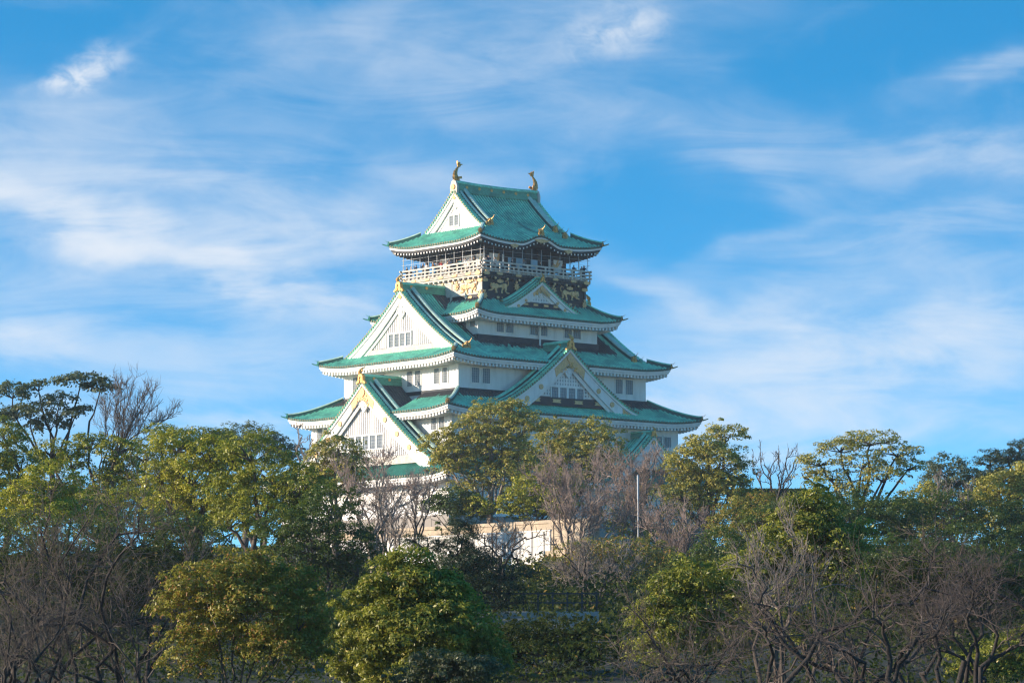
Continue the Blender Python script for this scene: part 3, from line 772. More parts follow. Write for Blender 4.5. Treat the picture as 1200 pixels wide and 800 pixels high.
# ---------- black storey with gold reliefs and the balcony
b_ = MB(); b_.strip([[(-8.35, -7.25, z), (8.35, -7.25, z), (8.35, 7.25, z), (-8.35, 7.25, z)] for z in (46.3, 50.0)])
body = kb('black_storey', b_, M['black'])
p_ = MB()
for sd, h, o in (('L', 7.25, 8.35), ('R', 8.35, 7.25), ('A', 7.25, 8.35), ('B', 8.35, 7.25)):
    mp = SIDE[sd]; mi = 0 if sd == 'L' else 1  # sunlight put into the frame colour: pale on the sunlit side, black elsewhere
    p_.box(-h-.12, h+.12, o, o+.12, 49.62, 49.86, mi, mp); p_.box(-h-.06, h+.06, o, o+.09, 48.02, 48.2, mi, mp)
    for x in np.linspace(-h+.1, h-.1, 7 if sd in 'RB' else 6): p_.box(x-.17, x+.17, o, o+.11, 47.2, 49.62, mi, mp)
    if sd in 'L':
        p_.box(-h, h, o+.002, o+.03, 48.2, 49.62, 0, mp)
    n = int(2*h/.92)
    for i in range(n+1):
        x = -h + .2 + i*(2*h-.4)/n; p_.box(x-.13, x+.13, o+.02, o+.5, 49.87, 50.12, mi, mp)
    p_.box(-h-.3, h+.3, o+.02, o+.34, 50.13, 50.35, mi, mp); p_.box(-h-.42, h+.42, o+.02, o+.5, 50.36, 50.72, mi, mp)
kb('timber_frame', p_, [M['weathered'], M['black']], body)
def stud(mp, x, z, o, kind):
    P = lambda p, q, d: mp(x+p, o+d, z+q); mb = MB()
    if kind == 'gold_stud': mb.disc(P, 0, 0, .15, 0, .12, 8)
    elif kind == 'gold_bracket': mb.prism([(-.5, .05), (-.3, .16), (-.14, .14), (-.12, .34), (.12, .34), (.14, .14), (.3, .16), (.5, .05), (.46, -.18), (0, -.26), (-.46, -.18)], P, 0, .1)
    elif kind == 'gold_flower':
        o_ = []
        for i in range(16): r = .5 if i % 2 == 0 else .26; o_.append((r*cos(i*pi/8), r*sin(i*pi/8)*1.1))
        mb.prism(o_, P, 0, .1); mb.disc(P, 0, 0, .2, .1, .2, 8); mb.prism([(-.14, .45), (-.16, .72), (.16, .72), (.14, .45)], P, 0, .09)
    else: mb.prism([(-.5, 0), (-.36, .14), (.36, .14), (.5, 0), (.36, -.15), (-.36, -.15)], P, 0, .08)
    kb(kind, mb, M['goldpale'], body)
def reliefs(sd, h, o):
    mp = SIDE[sd]
    for x in np.linspace(-h+1.6, h-1.6, 8 if sd == 'R' else 7): stud(mp, x, 49.98 if sd == 'R' else 49.74, o+.5 if sd == 'R' else o+.13, 'gold_stud')
    for x in (-h*.68, h*.68): stud(mp, x, 49.72, o+.13, 'gold_bracket'); stud(mp, x, 47.72, o+.02, 'gold_clasp')
    for x in (-h*.36, h*.36): stud(mp, x, 49.2, o+.12, 'gold_flower')
    for x in (-h+.2, h-.2): stud(mp, x, 47.75, o+.13, 'gold_flower'); stud(mp, x, 49.72, o+.13, 'gold_bracket'); stud(mp, x, 50.54, o+.5, 'gold_bracket')
    for x in np.linspace(-h*.72, h*.72, 5): stud(mp, x, 50.54, o+.5, 'gold_clasp')
def tiger(sd, x0, z0, o, flip, sc=1.0):
    """gilt relief of a prowling tiger: low head, humped back, raised curled tail"""
    mp = SIDE[sd]; g = MB(); P = lambda p, q, d: mp(x0 + flip*p*sc, o + d, z0 + q*sc)
    body_ = [(-1.0, .02), (-.85, .38), (-.5, .44), (-.1, .3), (.3, .36), (.75, .52), (1.1, .42), (1.25, .12), (1.1, -.12), (.7, -.1), (.3, -.02), (-.1, -.06), (-.45, -.16), (-.8, -.2)]
    g.prism(body_, P, 0, .16)
    for leg in ([(-.95, .1), (-1.25, -.28), (-1.75, -.42), (-1.78, -.56), (-1.3, -.52), (-.9, -.3), (-.7, -.05)], [(-.6, .0), (-.72, -.35), (-.5, -.6), (-.75, -.74), (-.3, -.74), (-.42, -.35), (-.3, .0)],
                [(.75, .2), (.72, -.2), (.5, -.46), (.62, -.72), (.3, -.74), (.28, -.62), (.36, -.4), (.42, -.1)], [(1.2, .2), (1.3, -.2), (1.12, -.45), (1.42, -.62), (1.75, -.6), (1.7, -.74), (1.3, -.74), (.92, -.45), (.95, -.05)]):
        g.prism(leg, P, 0, .11)
    # head low in front, shoulder and haunch raised
    g.disc(P, -1.2, .08, .36, .1, .26, 12); g.disc(P, -1.32, -.02, .17, .26, .36, 8); g.disc(P, .88, .2, .33, .16, .23, 12); g.disc(P, -.62, .12, .3, .16, .22, 10)
    g.disc(P, -1.42, .38, .1, .1, .2, 6); g.disc(P, -.98, .42, .1, .1, .2, 6)
    rings = []
    for i in range(9):
        t = i/8; a = -1.2 + 3.9*t; c = (1.28 + .26*cos(a) , .62 + .36*sin(a)); r = .085*(1-.3*t)
        rings.append([P(c[0] + r*cos(b2)*cos(a), c[1] + r*cos(b2)*sin(a), .1 + r*sin(b2)) for b2 in np.linspace(0, 2*pi, 6)[:-1]])
    g.strip(rings)
    kb('tiger_relief', g, M['goldpale'], body)
reliefs('L', 7.25, 8.35); reliefs('R', 8.35, 7.25)
tiger('R', -5.75, 48.95, 7.27, 1, .95); tiger('R', 5.65, 48.95, 7.27, -1, .95); tiger('L', 4.95, 48.9, 8.39, 1, .95); tiger('L', -4.95, 48.9, 8.39, -1, .95)

# balcony deck and railings
b_ = MB(); b_.box(-8.85, 8.85, -7.75, 7.75, 50.45, 50.73); b_.box(-8.6, 8.6, -7.5, 7.5, 50.72, 50.98)
deck = kb('balcony', b_, M['weathered'])
for sd, h, o in (('L', 7.75, 8.85), ('R', 8.85, 7.75), ('A', 7.75, 8.85), ('B', 8.85, 7.75)):
    mp = SIDE[sd]; r_ = MB()
    for z, t in ((51.08, .08), (51.5, .08), (51.94, .1)): r_.box(-h-.25, h+.25, o-.16+.002*ord(sd)/10, o-.0, z-t, z+t, 0, mp)
    n = int(2*h/1.45)
    for i in range(n+1):
        x = -h + .08 + i*(2*h-.16)/n; r_.box(x-.1, x+.1, o-.15, o-.02, 50.73, 52.0, 0, mp)
    n *= 2
    for i in range(n+1):
        x = -h + .08 + i*(2*h-.16)/n; r_.box(x-.06, x+.06, o-.13, o-.05, 50.73, 51.45, 0, mp)
    kb('railing', r_, M['weathered'], deck)
    wv = MB(); zt = 54.0
    for x in np.linspace(-h+.4, h-.4, 12 if sd in 'RB' else 10): wv.box(x-.022, x+.022, o-.1, o-.056, 52.1, zt, 0, mp)
    for z in (52.7, 53.35): wv.box(-h, h, o-.09, o-.066, z-.012, z+.012, 0, mp)
    kb('safety_net', wv, M['wire'], deck)
# viewing room behind the balcony
b_ = MB()
b_.box(-6.3, 6.3, -5.7, -5.58, 53.75, 54.4); b_.box(-6.3, 6.3, 5.58, 5.7, 53.75, 54.4); b_.box(-6.3, -6.18, -5.58, 5.58, 53.75, 54.4); b_.box(6.18, 6.3, -5.58, 5.58, 53.75, 54.4)
for sd, h, o in (('L', 5.7, 6.3), ('R', 6.3, 5.7), ('A', 5.7, 6.3), ('B', 6.3, 5.7)):
    mp = SIDE[sd]
    for x in np.linspace(-h, h, 7 if sd in 'RB' else 6): b_.box(x-.2, x+.2, o-.2, o+.14, 50.73, 54.3, 0, mp)
    b_.box(-h, h, o-.1, o+.06, 53.3, 53.5, 0, mp); b_.box(-h, h, o-.06, o+.05, 51.6, 51.75, 0, mp)
b_.box(-5, 5, -4.2, 4.2, 50.73, 54.4)
room = kb('viewing_room', b_, M['darkwood'])
b_ = MB(); b_.strip([[(-9.0, -7.8, 54.45), (9.0, -7.8, 54.45), (9.0, 7.8, 54.45), (-9.0, 7.8, 54.45)], [(-9.0, -7.8, 54.75), (9.0, -7.8, 54.75), (9.0, 7.8, 54.75), (-9.0, 7.8, 54.75)]])
kb('ceiling', b_, M['darkwood'], room)
for sd, x0, x1 in (('R', -6.0, -3.6), ('R', 3.7, 6.0), ('L', 3.5, 5.5), ('L', .9, 3.2), ('L', -3.2, -.9)):
    o = 5.72 if sd == 'R' else 6.32
    b_ = MB(); b_.box(x0, x1, o-.1, o+.03, 51.75, 53.3, 0, SIDE[sd]); kb('white_panel', b_, M['plaster'], room)
M['skyglass'] = mat_plain('sky_glass', (.30, .42, .52), .15, 0, .25, .6, 0, .6)  # sky reflection painted in as a pale blue pane colour
for x0, x1 in ((-2.9, -1.9), (-1.6, -.6), (.8, 2.4)): b_ = MB(); b_.box(x0, x1, 5.65, 5.72, 51.9, 53.0, 0, SIDE['R']); kb('glazing', b_, M['skyglass'], room)
def crane(sd, x0, z0, o, flip):
    g = MB(); mp = SIDE[sd]; P = lambda p, q, d: mp(x0 + flip*p, o + d, z0 + q)
    g.prism([(-.95, -.55), (-.5, -.3), (-.3, -.05), (-.35, .3), (.05, .15), (.35, .25), (.6, .5), (1.0, .55), (.65, .3), (.45, .0), (.2, -.15), (-.1, -.25), (-.4, -.45)], P, 0, .06)
    g.prism([(.05, .15), (.3, .75), (.55, .85), (.4, .3)], P, 0, .05)
    kb('crane_relief', g, M['goldpale'], room)
crane('R', -4.8, 52.6, 5.76, 1); crane('R', 4.8, 52.5, 5.76, 1)

# stone base under the keep
sb = MB(); rings = []
for z, f in ((20.62, 0), (19.0, .25), (17, .8), (15, 1.7), (13, 2.9)):
    rings.append([(-20.9-f, -16-f, z), (20.9+f, -16-f, z), (20.9+f, 16+f, z), (-20.9-f, 16+f, z)])
sb.v = []; sb.strip(rings)
m, g, bs = newmat('base_stones'); co = objco(g)
vo = g.n('ShaderNodeTexVoronoi'); vo.inputs['Scale'].default_value = .75; g.put(vo.inputs['Vector'], co)
ve = g.n('ShaderNodeTexVoronoi', feature='DISTANCE_TO_EDGE'); ve.inputs['Scale'].default_value = .75; g.put(ve.inputs['Vector'], co)
c = g.mix(g.m('MULTIPLY', vo.outputs['Color'], .5), (.34, .30, .26, 1), (.22, .2, .18, 1)); c = g.mix(g.ramp(ve.outputs['Distance'], .0, .07), (.08, .07, .06, 1), c)
g.put(bs.inputs['Base Color'], c); bs.inputs['Roughness'].default_value = .9
M['stones'] = m
o = sb.build('stone_base', m); o.location = (-2.03, 420, 0); o.rotation_euler = (0, 0, TH)
tag(o, 'flared stone base of fitted grey blocks under the castle keep', 'stone base')

# ================================================================== park walls, lamp pole, railing
def wall_thing(name, b, mat, label, cat, loc=(0, 0, 0)):
    o = b.build(name, mat); return tag(o, label, cat)
# white panelled wall, stepping up at its right end; it runs parallel to the sunlit side of the keep
EBW = np.array([-sin(TH), cos(TH), 0]); NW = np.array([-cos(TH), -sin(TH), 0])
P0 = at(646, 622, 298.0); LW = 33.0
wm = lambda p, q, z: P0*[1, 1, 0] + EBW*p + NW*q + [0, 0, z]
b = MB(); top = P0[2]; x = 0; i = 0; pw = .8
while x < LW:
    foot = 7.6 + max(0, 3.9 - x)*1.35; foot = 7.6 + math.floor((foot-7.6)/.8)*.8
    b.box(x+.045, x+pw-.045, -.05, .09 + .07*(i % 2), min(foot, top-.7), top - .02*(i % 3), 0, wm); x += pw; i += 1
m, g, bs = newmat('white_panels'); co = objco(g)
mp_ = g.n('ShaderNodeMapping'); g.put(mp_.inputs[0], co); mp_.inputs['Scale'].default_value = (1.6, 1.6, .15)
c = g.mix(g.ramp(g.noise(mp_.outputs[0], 1.5, 5, .7), .4, .7), (.72, .70, .66, 1), (.46, .43, .39, 1)); g.put(bs.inputs['Base Color'], c); bs.inputs['Roughness'].default_value = .8
o = tag(b.build('panel_wall', m), 'white wall of upright panels stepping up at its right end below the tan parapet', 'wall')
b = MB(); b.box(-.05, LW+.1, -.08, .2, top+.003, top+.12, 0, wm); b.build('coping', M['plaster'], o)
# tan parapet above and behind it
P0b = at(700, 606, 304.0); LP0 = 38.0; z1 = P0b[2]
wm2 = lambda p, q, z: P0b*[1, 1, 0] + EBW*p + NW*q + [0, 0, z]
def tanmat():
    m, g, bs = newmat('tan_render'); co = objco(g)
    c = g.mix(g.ramp(g.noise(co, .8, 6, .7), .35, .7), (.56, .45, .32, 1), (.38, .31, .23, 1)); g.put(bs.inputs['Base Color'], c); bs.inputs['Roughness'].default_value = .85; return m
M['tan'] = tanmat()
b = MB(); b.box(0, LP0, -.25, .25, 9.5, z1-.3, 0, wm2)
o = tag(b.build('parapet', M['tan']), 'low tan parapet with a capstone above the white panelled wall', 'wall')
b = MB(); b.box(-.1, LP0+.1, -.36, .36, z1-.298, z1, 0, wm2); b.build('capstone', M['tan'], o)
for i in range(8):
    b = MB(); xx = .6 + i*(LP0-1.2)/7; b.box(xx-.32, xx+.32, .252, .34, 9.5, z1-.3, 0, wm2); b.build('pier', M['tan'], o)
# grey concrete wall with a railing, lower down
Y3 = 150.; b = MB(); z1 = at(600, 716, Y3)[2]; x0, x1 = at(560, 0, Y3)[0], at(700, 0, Y3)[0]
M['concrete'] = mat_plain('concrete', (.30, .31, .31), .85, 0, .25, 1.2, .2)
b.box(x0, x1, Y3-.15, Y3+.15, z1-1.6, z1)
o = tag(b.build('concrete_wall', M['concrete']), 'low grey concrete wall under the dark railing at the foot of the slope', 'wall')
t = thing('railing', (0, Y3, z1), 'dark metal railing standing on the low grey concrete wall', 'railing')
for z in (.35, .75): b = MB(); b.box(x0, x1, -.03, .03, z, z+.06); b.build('rail', M['trimdark'], t)
for i in range(9): b = MB(); xx = x0 + .1 + i*(x1-x0-.2)/8; b.box(xx-.04, xx+.04, -.04, .04, .003, .85); b.build('post', M['trimdark'], t)
# white pole with a banner-like lamp head
Y4 = 285.; P = at(748, 660, Y4); T = at(748, 556, Y4)
t = thing('lamp_pole', (P[0], Y4, gz(P[0], Y4)), 'slim white lamp pole rising among the pink bare branches', 'lamp post')
def tube_b(b, p0, p1, r0, r1, n=8, mi=0):
    p0, p1 = np.asarray(p0, float), np.asarray(p1, float); d = p1-p0; d /= np.linalg.norm(d); a_ = np.cross(d, (0.3, .9, .1)); a_ /= np.linalg.norm(a_); c_ = np.cross(d, a_)
    b.strip([[p + r*(a_*cos(q)+c_*sin(q)) for q in np.linspace(0, 2*pi, n+1)[:-1]] for p, r in ((p0, r0), (p1, r1))], mi)
h = T[2] - gz(P[0], Y4)
b = MB(); tube_b(b, (0, 0, 0), (0, 0, h-2.2), .055, .045); b.build('pole', M['wire'], t)
b = MB(); tube_b(b, (0, 0, h-2.2), (0, 0, h-2.0), .05, .09); tube_b(b, (0, 0, h-2.0), (0, 0, h-.15), .09, .085, 10); tube_b(b, (0, 0, h-.15), (0, 0, h), .11, .03, 10); b.build('lamp_head', M['wire'], t)

# ================================================================== people on the balcony
def person_mesh(name, pose, cols):
    """one continuous body grown from a joint skeleton; clothing, skin and hair set by where the face lies"""
    J = {'hip': (0, 0, .92), 'waist': (0, 0, 1.08), 'chest': (0, .0, 1.3), 'neck': (0, .0, 1.47), 'chin': (0, .02, 1.55), 'head': (0, .02, 1.66), 'crown': (0, 0, 1.74)}
    R_ = {'hip': .15, 'waist': .135, 'chest': .16, 'neck': .06, 'chin': .075, 'head': .10, 'crown': .07}
    E_ = [('hip', 'waist'), ('waist', 'chest'), ('chest', 'neck'), ('neck', 'chin'), ('chin', 'head'), ('head', 'crown')]
    for sgn, k in ((-1, 'l'), (1, 'r')):
        J['thigh'+k] = (sgn*.09, 0, .84); J['knee'+k] = (sgn*.10, .03, .48); J['ankle'+k] = (sgn*.1, -.01, .09); J['toe'+k] = (sgn*.11, .14, .04)
        J['sho'+k] = (sgn*.19, 0, 1.40)
        arm = pose[k]; J['elb'+k] = (sgn*arm[0][0],) + arm[0][1:]; J['hand'+k] = (sgn*arm[1][0],) + arm[1][1:]
        R_.update({'thigh'+k: .085, 'knee'+k: .06, 'ankle'+k: .045, 'toe'+k: .04, 'sho'+k: .075, 'elb'+k: .05, 'hand'+k: .04})
        E_ += [('hip', 'thigh'+k), ('thigh'+k, 'knee'+k), ('knee'+k, 'ankle'+k), ('ankle'+k, 'toe'+k), ('chest', 'sho'+k), ('sho'+k, 'elb'+k), ('elb'+k, 'hand'+k)]
    keys = list(J); me = bpy.data.meshes.new(name); me.from_pydata([J[k] for k in keys], [(keys.index(a), keys.index(b)) for a, b in E_], [])
    o = bpy.data.objects.new(name, me); COL.objects.link(o)
    o.modifiers.new('s', 'SKIN'); o.modifiers.new('u', 'SUBSURF').levels = 1
    for i, k in enumerate(keys): me.skin_vertices[0].data[i].radius = (R_[k], R_[k]*(.75 if k in ('hip', 'waist', 'chest') else 1))
    me.skin_vertices[0].data[0].use_root = True
    dg = bpy.context.evaluated_depsgraph_get(); m2 = bpy.data.meshes.new_from_object(o.evaluated_get(dg)); bpy.data.objects.remove(o)
    m2.materials.clear()
    for c in cols: m2.materials.append(c)
    for p in m2.polygons:
        x, y, z = p.center; p.use_smooth = True
        p.material_index = 0 if z < .93 else 1 if (z < 1.47 and not (abs(x) > .1 and math.dist((abs(x), y, z), (pose['r'][1][0], pose['r'][1][1], pose['r'][1][2])) < .07)) else 3 if (z > 1.68 or (y < -.01 and z > 1.53)) else 2
    m2.name = name
    return m2
skin = mat_plain('skin', (.55, .36, .26), .6, 0, .08, 4); hair = mat_plain('black_hair', (.02, .018, .016), .6, 0, .2, 4)
cl = {k: mat_plain(k + '_cloth', c, .85, 0, .12, 5) for k, c in dict(black=(.02, .02, .024), navy=(.03, .045, .10), grey=(.22, .22, .23), white=(.75, .74, .72), red=(.40, .05, .05), beige=(.5, .40, .28), olive=(.14, .14, .07), teal=(.06, .22, .26), brown=(.16, .09, .05)).items()}
lean = {'l': ((.27, .12, 1.14), (.2, .36, 1.27)), 'r': ((.27, .12, 1.14), (.2, .36, 1.27))}      # hands on the rail
photo = {'l': ((.26, .16, 1.2), (.08, .3, 1.55)), 'r': ((.26, .16, 1.2), (.08, .3, 1.55))}       # holding something up to the face
rest = {'l': ((.25, -.02, 1.13), (.24, .06, .88)), 'r': ((.25, -.02, 1.13), (.24, .06, .88))}
POSE = {'leaning on the rail': lean, 'taking a picture': photo, 'with arms hanging': rest}
cache = {}
def person(a, b, sd, coat, legs, pose, label):
    k = (coat, legs, pose)
    if k not in cache: cache[k] = person_mesh('person', POSE[pose], [cl[legs], cl[coat], skin, hair])
    o = bpy.data.objects.new('person', cache[k]); COL.objects.link(o)
    ca, sa = cos(TH), sin(TH)
    o.location = (-2.03 + a*ca - b*sa, 420 + a*sa + b*ca, 50.983)
    face = {'L': (-1, 0), 'R': (0, -1)}[sd]; wx, wy = face[0]*ca - face[1]*sa, face[0]*sa + face[1]*ca
    o.rotation_euler = (0, 0, math.atan2(wy, wx) - pi/2 + random.uniform(-.35, .35)); s_ = random.uniform(.92, 1.05); o.scale = (s_, s_, s_)
    return tag(o, label, 'person', 'visitors on the castle balcony')
ordn = ['first', 'second', 'third', 'fourth', 'fifth', 'sixth', 'seventh', 'eighth', 'ninth', 'tenth', 'eleventh', 'twelfth', 'thirteenth', 'fourteenth', 'fifteenth', 'sixteenth']
LP_ = [('black', 'black'), ('grey', 'navy'), ('navy', 'black'), ('black', 'grey'), ('white', 'navy'), ('brown', 'black'), ('black', 'navy'), ('red', 'black'), ('beige', 'navy'), ('navy', 'grey'), ('black', 'black'), ('teal', 'black'), ('white', 'black'), ('grey', 'black'), ('black', 'navy'), ('olive', 'navy')]
poses = list(POSE)
for i, (c1, c2) in enumerate(LP_):
    bb = 7.25 - i*.93 + random.uniform(-.12, .12); ps = poses[(i*2 + i//3) % 3]
    person(-8.3 + random.choice((0, .12, .3)), bb, 'L', c1, c2, ps, f'person in {c1} top {ps}, {ordn[i]} from left on sunlit balcony side')
RP_ = [(-7.3, 'navy', 'black'), (-6.1, 'white', 'grey'), (-3.4, 'black', 'black'), (-1.6, 'grey', 'navy'), (1.1, 'black', 'navy'), (3.3, 'beige', 'black'), (4.9, 'black', 'black'), (6.8, 'navy', 'black'), (8.0, 'grey', 'black'), (8.45, 'black', 'navy')]
for i, (a, c1, c2) in enumerate(RP_):
    ps = poses[(i*2 + 1) % 3]
    person(a, -7.15 + random.uniform(0, .25), 'R', c1, c2, ps, f'person in {c1} top {ps}, {ordn[i]} from left on shaded balcony side')

# ================================================================== vegetation
def set_attr(me, name, vals):
    a = me.attributes.new(name, 'FLOAT', 'FACE'); a.data.foreach_set('value', np.asarray(vals, np.float32))
def leaf_mesh(name, C, N, size, tint, mat, parent, odd=None, aspect=.55, fold=True):
    """one small rhombic leaf per point: centre C, facing N"""
    n = len(C); N = N/np.linalg.norm(N, axis=1, keepdims=True)
    t = rng.normal(size=(n, 3)); t -= (t*N).sum(1, keepdims=True)*N; t /= np.linalg.norm(t, axis=1, keepdims=True); bt = np.cross(N, t)
    L = (size*rng.uniform(.65, 1.35, n))[:, None]
    V = np.empty((n, 4, 3)); V[:, 0] = C - t*L*.5; V[:, 1] = C + bt*L*aspect*.5 + t*L*.05; V[:, 2] = C + t*L*.5 - N*L*.12; V[:, 3] = C - bt*L*aspect*.5 + t*L*.05
    me = bpy.data.meshes.new(name); me.vertices.add(4*n); me.vertices.foreach_set('co', V.reshape(-1))
    me.loops.add(4*n); me.loops.foreach_set('vertex_index', np.arange(4*n)); me.polygons.add(n); me.polygons.foreach_set('loop_start', np.arange(n)*4)
    me.update(calc_edges=True)
    set_attr(me, 'tint', tint); set_attr(me, 'odd', odd if odd is not None else np.zeros(n)); me.materials.append(mat)
    o = bpy.data.objects.new(name, me); COL.objects.link(o)
    if parent: o.parent = parent
    return o
def seg_mesh(name, S, mat, parent=None, sides=4):
    """tapered prisms for an array of segments (x0 y0 z0 r0 x1 y1 z1 r1)"""
    S = np.asarray(S, float); V_, F_ = [], []; base = 0
    big = np.maximum(S[:, 3], S[:, 7])
    thr = np.quantile(big, .93) if len(S) > 300 else 0
    for msk, k in ((big >= thr, 7), (big < thr, 3)):
        T_ = S[msk]
        if not len(T_): continue
        p0, r0, p1, r1 = T_[:, :3], T_[:, 3:4], T_[:, 4:7], T_[:, 7:8]
        d = p1-p0; L = np.linalg.norm(d, axis=1, keepdims=True)+1e-9; d = d/L
        a_ = np.cross(d, np.where(np.abs(d[:, 2:3]) > .9, [[1., 0, 0]], [[0, 0, 1.]])); a_ /= np.linalg.norm(a_, axis=1, keepdims=True)+1e-9; c_ = np.cross(d, a_)
        n = len(T_); an = np.arange(k)*2*pi/k
        ring = a_[:, None]*np.cos(an)[None, :, None] + c_[:, None]*np.sin(an)[None, :, None]
        v = np.concatenate([p0[:, None] + ring*r0[:, None], (p1 + d*r1*.3)[:, None] + ring*r1[:, None]], 1)
        idx = base + np.arange(n)[:, None]*2*k; j = np.arange(k); j2 = (j+1) % k
        f = np.stack([idx + j, idx + j2, idx + k + j2, idx + k + j], -1).reshape(-1, 4)
        V_.append(v.reshape(-1, 3)); F_.append(f); base += n*2*k
    V = np.vstack(V_); F = np.vstack(F_)
    me = bpy.data.meshes.new(name); me.vertices.add(len(V)); me.vertices.foreach_set('co', V.reshape(-1)); me.loops.add(F.size); me.loops.foreach_set('vertex_index', F.reshape(-1)); me.polygons.add(len(F)); me.polygons.foreach_set('loop_start', np.arange(len(F))*4)
    me.update(calc_edges=True); me.polygons.foreach_set('use_smooth', np.ones(len(F), bool)); me.materials.append(mat)
    o = bpy.data.objects.new(name, me); COL.objects.link(o)
    if parent: o.parent = parent
    return o
def limb(p0, p1, r0, r1, n=6, wob=.08, sag=0.0):
    """a bent tapering limb as a list of segments"""
    p0, p1 = np.asarray(p0, float), np.asarray(p1, float); L = np.linalg.norm(p1-p0)
    ts = np.linspace(0, 1, n+1); off = np.cumsum(rng.normal(size=(n+1, 3)), 0)*wob*L/math.sqrt(n); off -= ts[:, None]*off[-1]; off -= (1-ts)[:, None]*off[0]
    P = p0 + (p1-p0)*ts[:, None] + off; P[:, 2] += sag*L*4*ts*(1-ts); r = r0 + (r1-r0)*ts**.8
    return np.hstack([P[:-1], r[:-1, None], P[1:], r[1:, None]])

LEAF = {
 'camphor': mat_leaf('camphor_leaves', (.09, .12, .014), (.42, .40, .035), (.42, .30, .03)),
 'lime': mat_leaf('lime_leaves', (.14, .17, .016), (.56, .51, .035), (.50, .36, .04)),
 'deep': mat_leaf('deep_green_leaves', (.028, .060, .012), (.085, .13, .02), (.20, .20, .03)),
 'olive': mat_leaf('olive_leaves', (.15, .14, .03), (.56, .49, .09), (.40, .26, .08)),
 'blue': mat_leaf('bluish_leaves', (.055, .08, .055), (.14, .17, .10), (.2, .2, .1)),
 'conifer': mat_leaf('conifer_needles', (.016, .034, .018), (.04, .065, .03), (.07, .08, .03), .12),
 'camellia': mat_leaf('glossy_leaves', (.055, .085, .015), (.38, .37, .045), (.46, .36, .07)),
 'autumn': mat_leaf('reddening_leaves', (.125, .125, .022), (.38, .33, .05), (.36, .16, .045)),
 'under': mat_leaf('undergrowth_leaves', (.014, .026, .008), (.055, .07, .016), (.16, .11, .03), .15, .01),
 'shrubgrey': mat_leaf('grey_green_leaves', (.06, .07, .04), (.14, .15, .08), (.12, .08, .06)),
}
def cloud_of_leaves(lobes, n_total, leaf, clump, shell=.55, bottom=.35, droop=0.0, rand=.8):
    """lobes: (centre, radii); leaves gathered in small sprays over each lobe's outer part, thinner underneath"""
    w = np.array([(r[0]*r[1]*r[2])**(2/3) for _, r in lobes]); w /= w.sum(); C_, N_, T_ = [], [], []
    for (c, r), f in zip(lobes, w):
        c, r = np.asarray(c, float), np.asarray(r, float)
        area = 4*pi*(r[0]*r[1]*r[2])**(2/3)
        nc = max(6, int(area/(clump**2)*.75)); nl = int(n_total*f)
        D = rng.normal(size=(nc*2, 3)); D /= np.linalg.norm(D, axis=1, keepdims=True)
        keep_ = (D[:, 2] > -.25) | (rng.random(len(D)) < bottom); D = D[keep_][:nc]
        k = rng.uniform(shell, 1.04, len(D))**.7; k *= 1 + .16*np.sin(D[:, 0]*5+c[0])*np.cos(D[:, 2]*6+c[2])
        stray = rng.random(len(D)) < .16; k = np.where(stray, k*rng.uniform(1.08, 1.38, len(D)), k)      # odd sprays stick out of the outline
        cc = c + D*r*k[:, None]; cr = clump*rng.uniform(.55, 1.25, len(D))*np.where(stray, .6, 1); ct = rng.uniform(0, 1, len(D))
        pick = rng.integers(0, len(D), nl)
        v = rng.normal(size=(nl, 3)); v /= np.linalg.norm(v, axis=1, keepdims=True); v[:, 2] = np.where(v[:, 2] < -.3, -v[:, 2], v[:, 2])
        rr = rng.uniform(.35, 1, nl)**.5
        C_.append(cc[pick] + v*(cr[pick]*rr)[:, None]*[1, 1, .72]); N_.append(v*.75 + D[pick]*.35 + [0, 0, .3] + rng.normal(size=(nl, 3))*rand*.55)
        T_.append(np.clip(ct[pick]*.55 + rng.uniform(0, .5, nl) + .12*v[:, 2], 0, 1))
    return np.vstack(C_), np.vstack(N_), np.concatenate(T_)
KIND = {}
def evergreen(name, label, Y, base, lobes, leaf='camphor', n=9000, size=None, clump=None, trunk_r=None, bark='bark', group='evergreen trees around the keep', oddp=.03, depth=.8, shell=.55, bottom=.3, cat='tree', limbs=True, aspect=.55, rand=.8, grow=1.1):
    """broadleaf evergreen: lobes as seen spots (px, py, rx, ry[, dy]) at distance Y with their own depth"""
    s = Y/FPX; X0 = at(base, 700, Y)[0]; zg = gz(X0, Y)
    size = (size or 3.1*s)*.88; clump = (clump or 9*s)*1.05; n = int(n*1.9)
    root = thing(name, (X0, Y, zg), label, cat, group); L_ = []
    for i, lb in enumerate(lobes):
        px, py, rx, ry = lb[:4]; dy = lb[4]*s if len(lb) > 4 else rng.uniform(-.5, .5)*rx*s
        L_.append((at(px, py, Y + dy) - [X0, Y, zg], (rx*s*grow, max(rx, ry)*s*depth*grow, ry*s*grow)))
    C, N, T = cloud_of_leaves(L_, n, leaf, clump, shell, bottom, rand=rand)
    odd = (rng.random(len(C)) < oddp).astype(float)
    leaf_mesh('crown', C, N, np.full(len(C), size), T, LEAF[leaf], root, odd, aspect)
    # trunk and limbs
    tr = trunk_r or max(.12, .035*max(c[2] for c, _ in L_)); S = []
    cm = np.mean([c for c, _ in L_], 0); zlow = min(c[2]-r[2] for c, r in L_); fork = np.array([cm[0]*.25, cm[1]*.25, max(.8, zlow*.75)])
    S.append(limb((0, 0, -.4), fork, tr, tr*.75, 6, .05))
    for c, r in L_:
        S.append(limb(fork, c - [0, 0, r[2]*.1], tr*.55, tr*.16, 6, .09, -.06))
        for _ in range(6):
            d = rng.normal(size=3); d /= np.linalg.norm(d); d[2] = abs(d[2])*.8
            S.append(limb(c - [0, 0, r[2]*.35], c + d*r*.8, tr*.18, tr*.05, 4, .1))
    seg_mesh('trunk', np.vstack(S), M[bark], root)
    return root
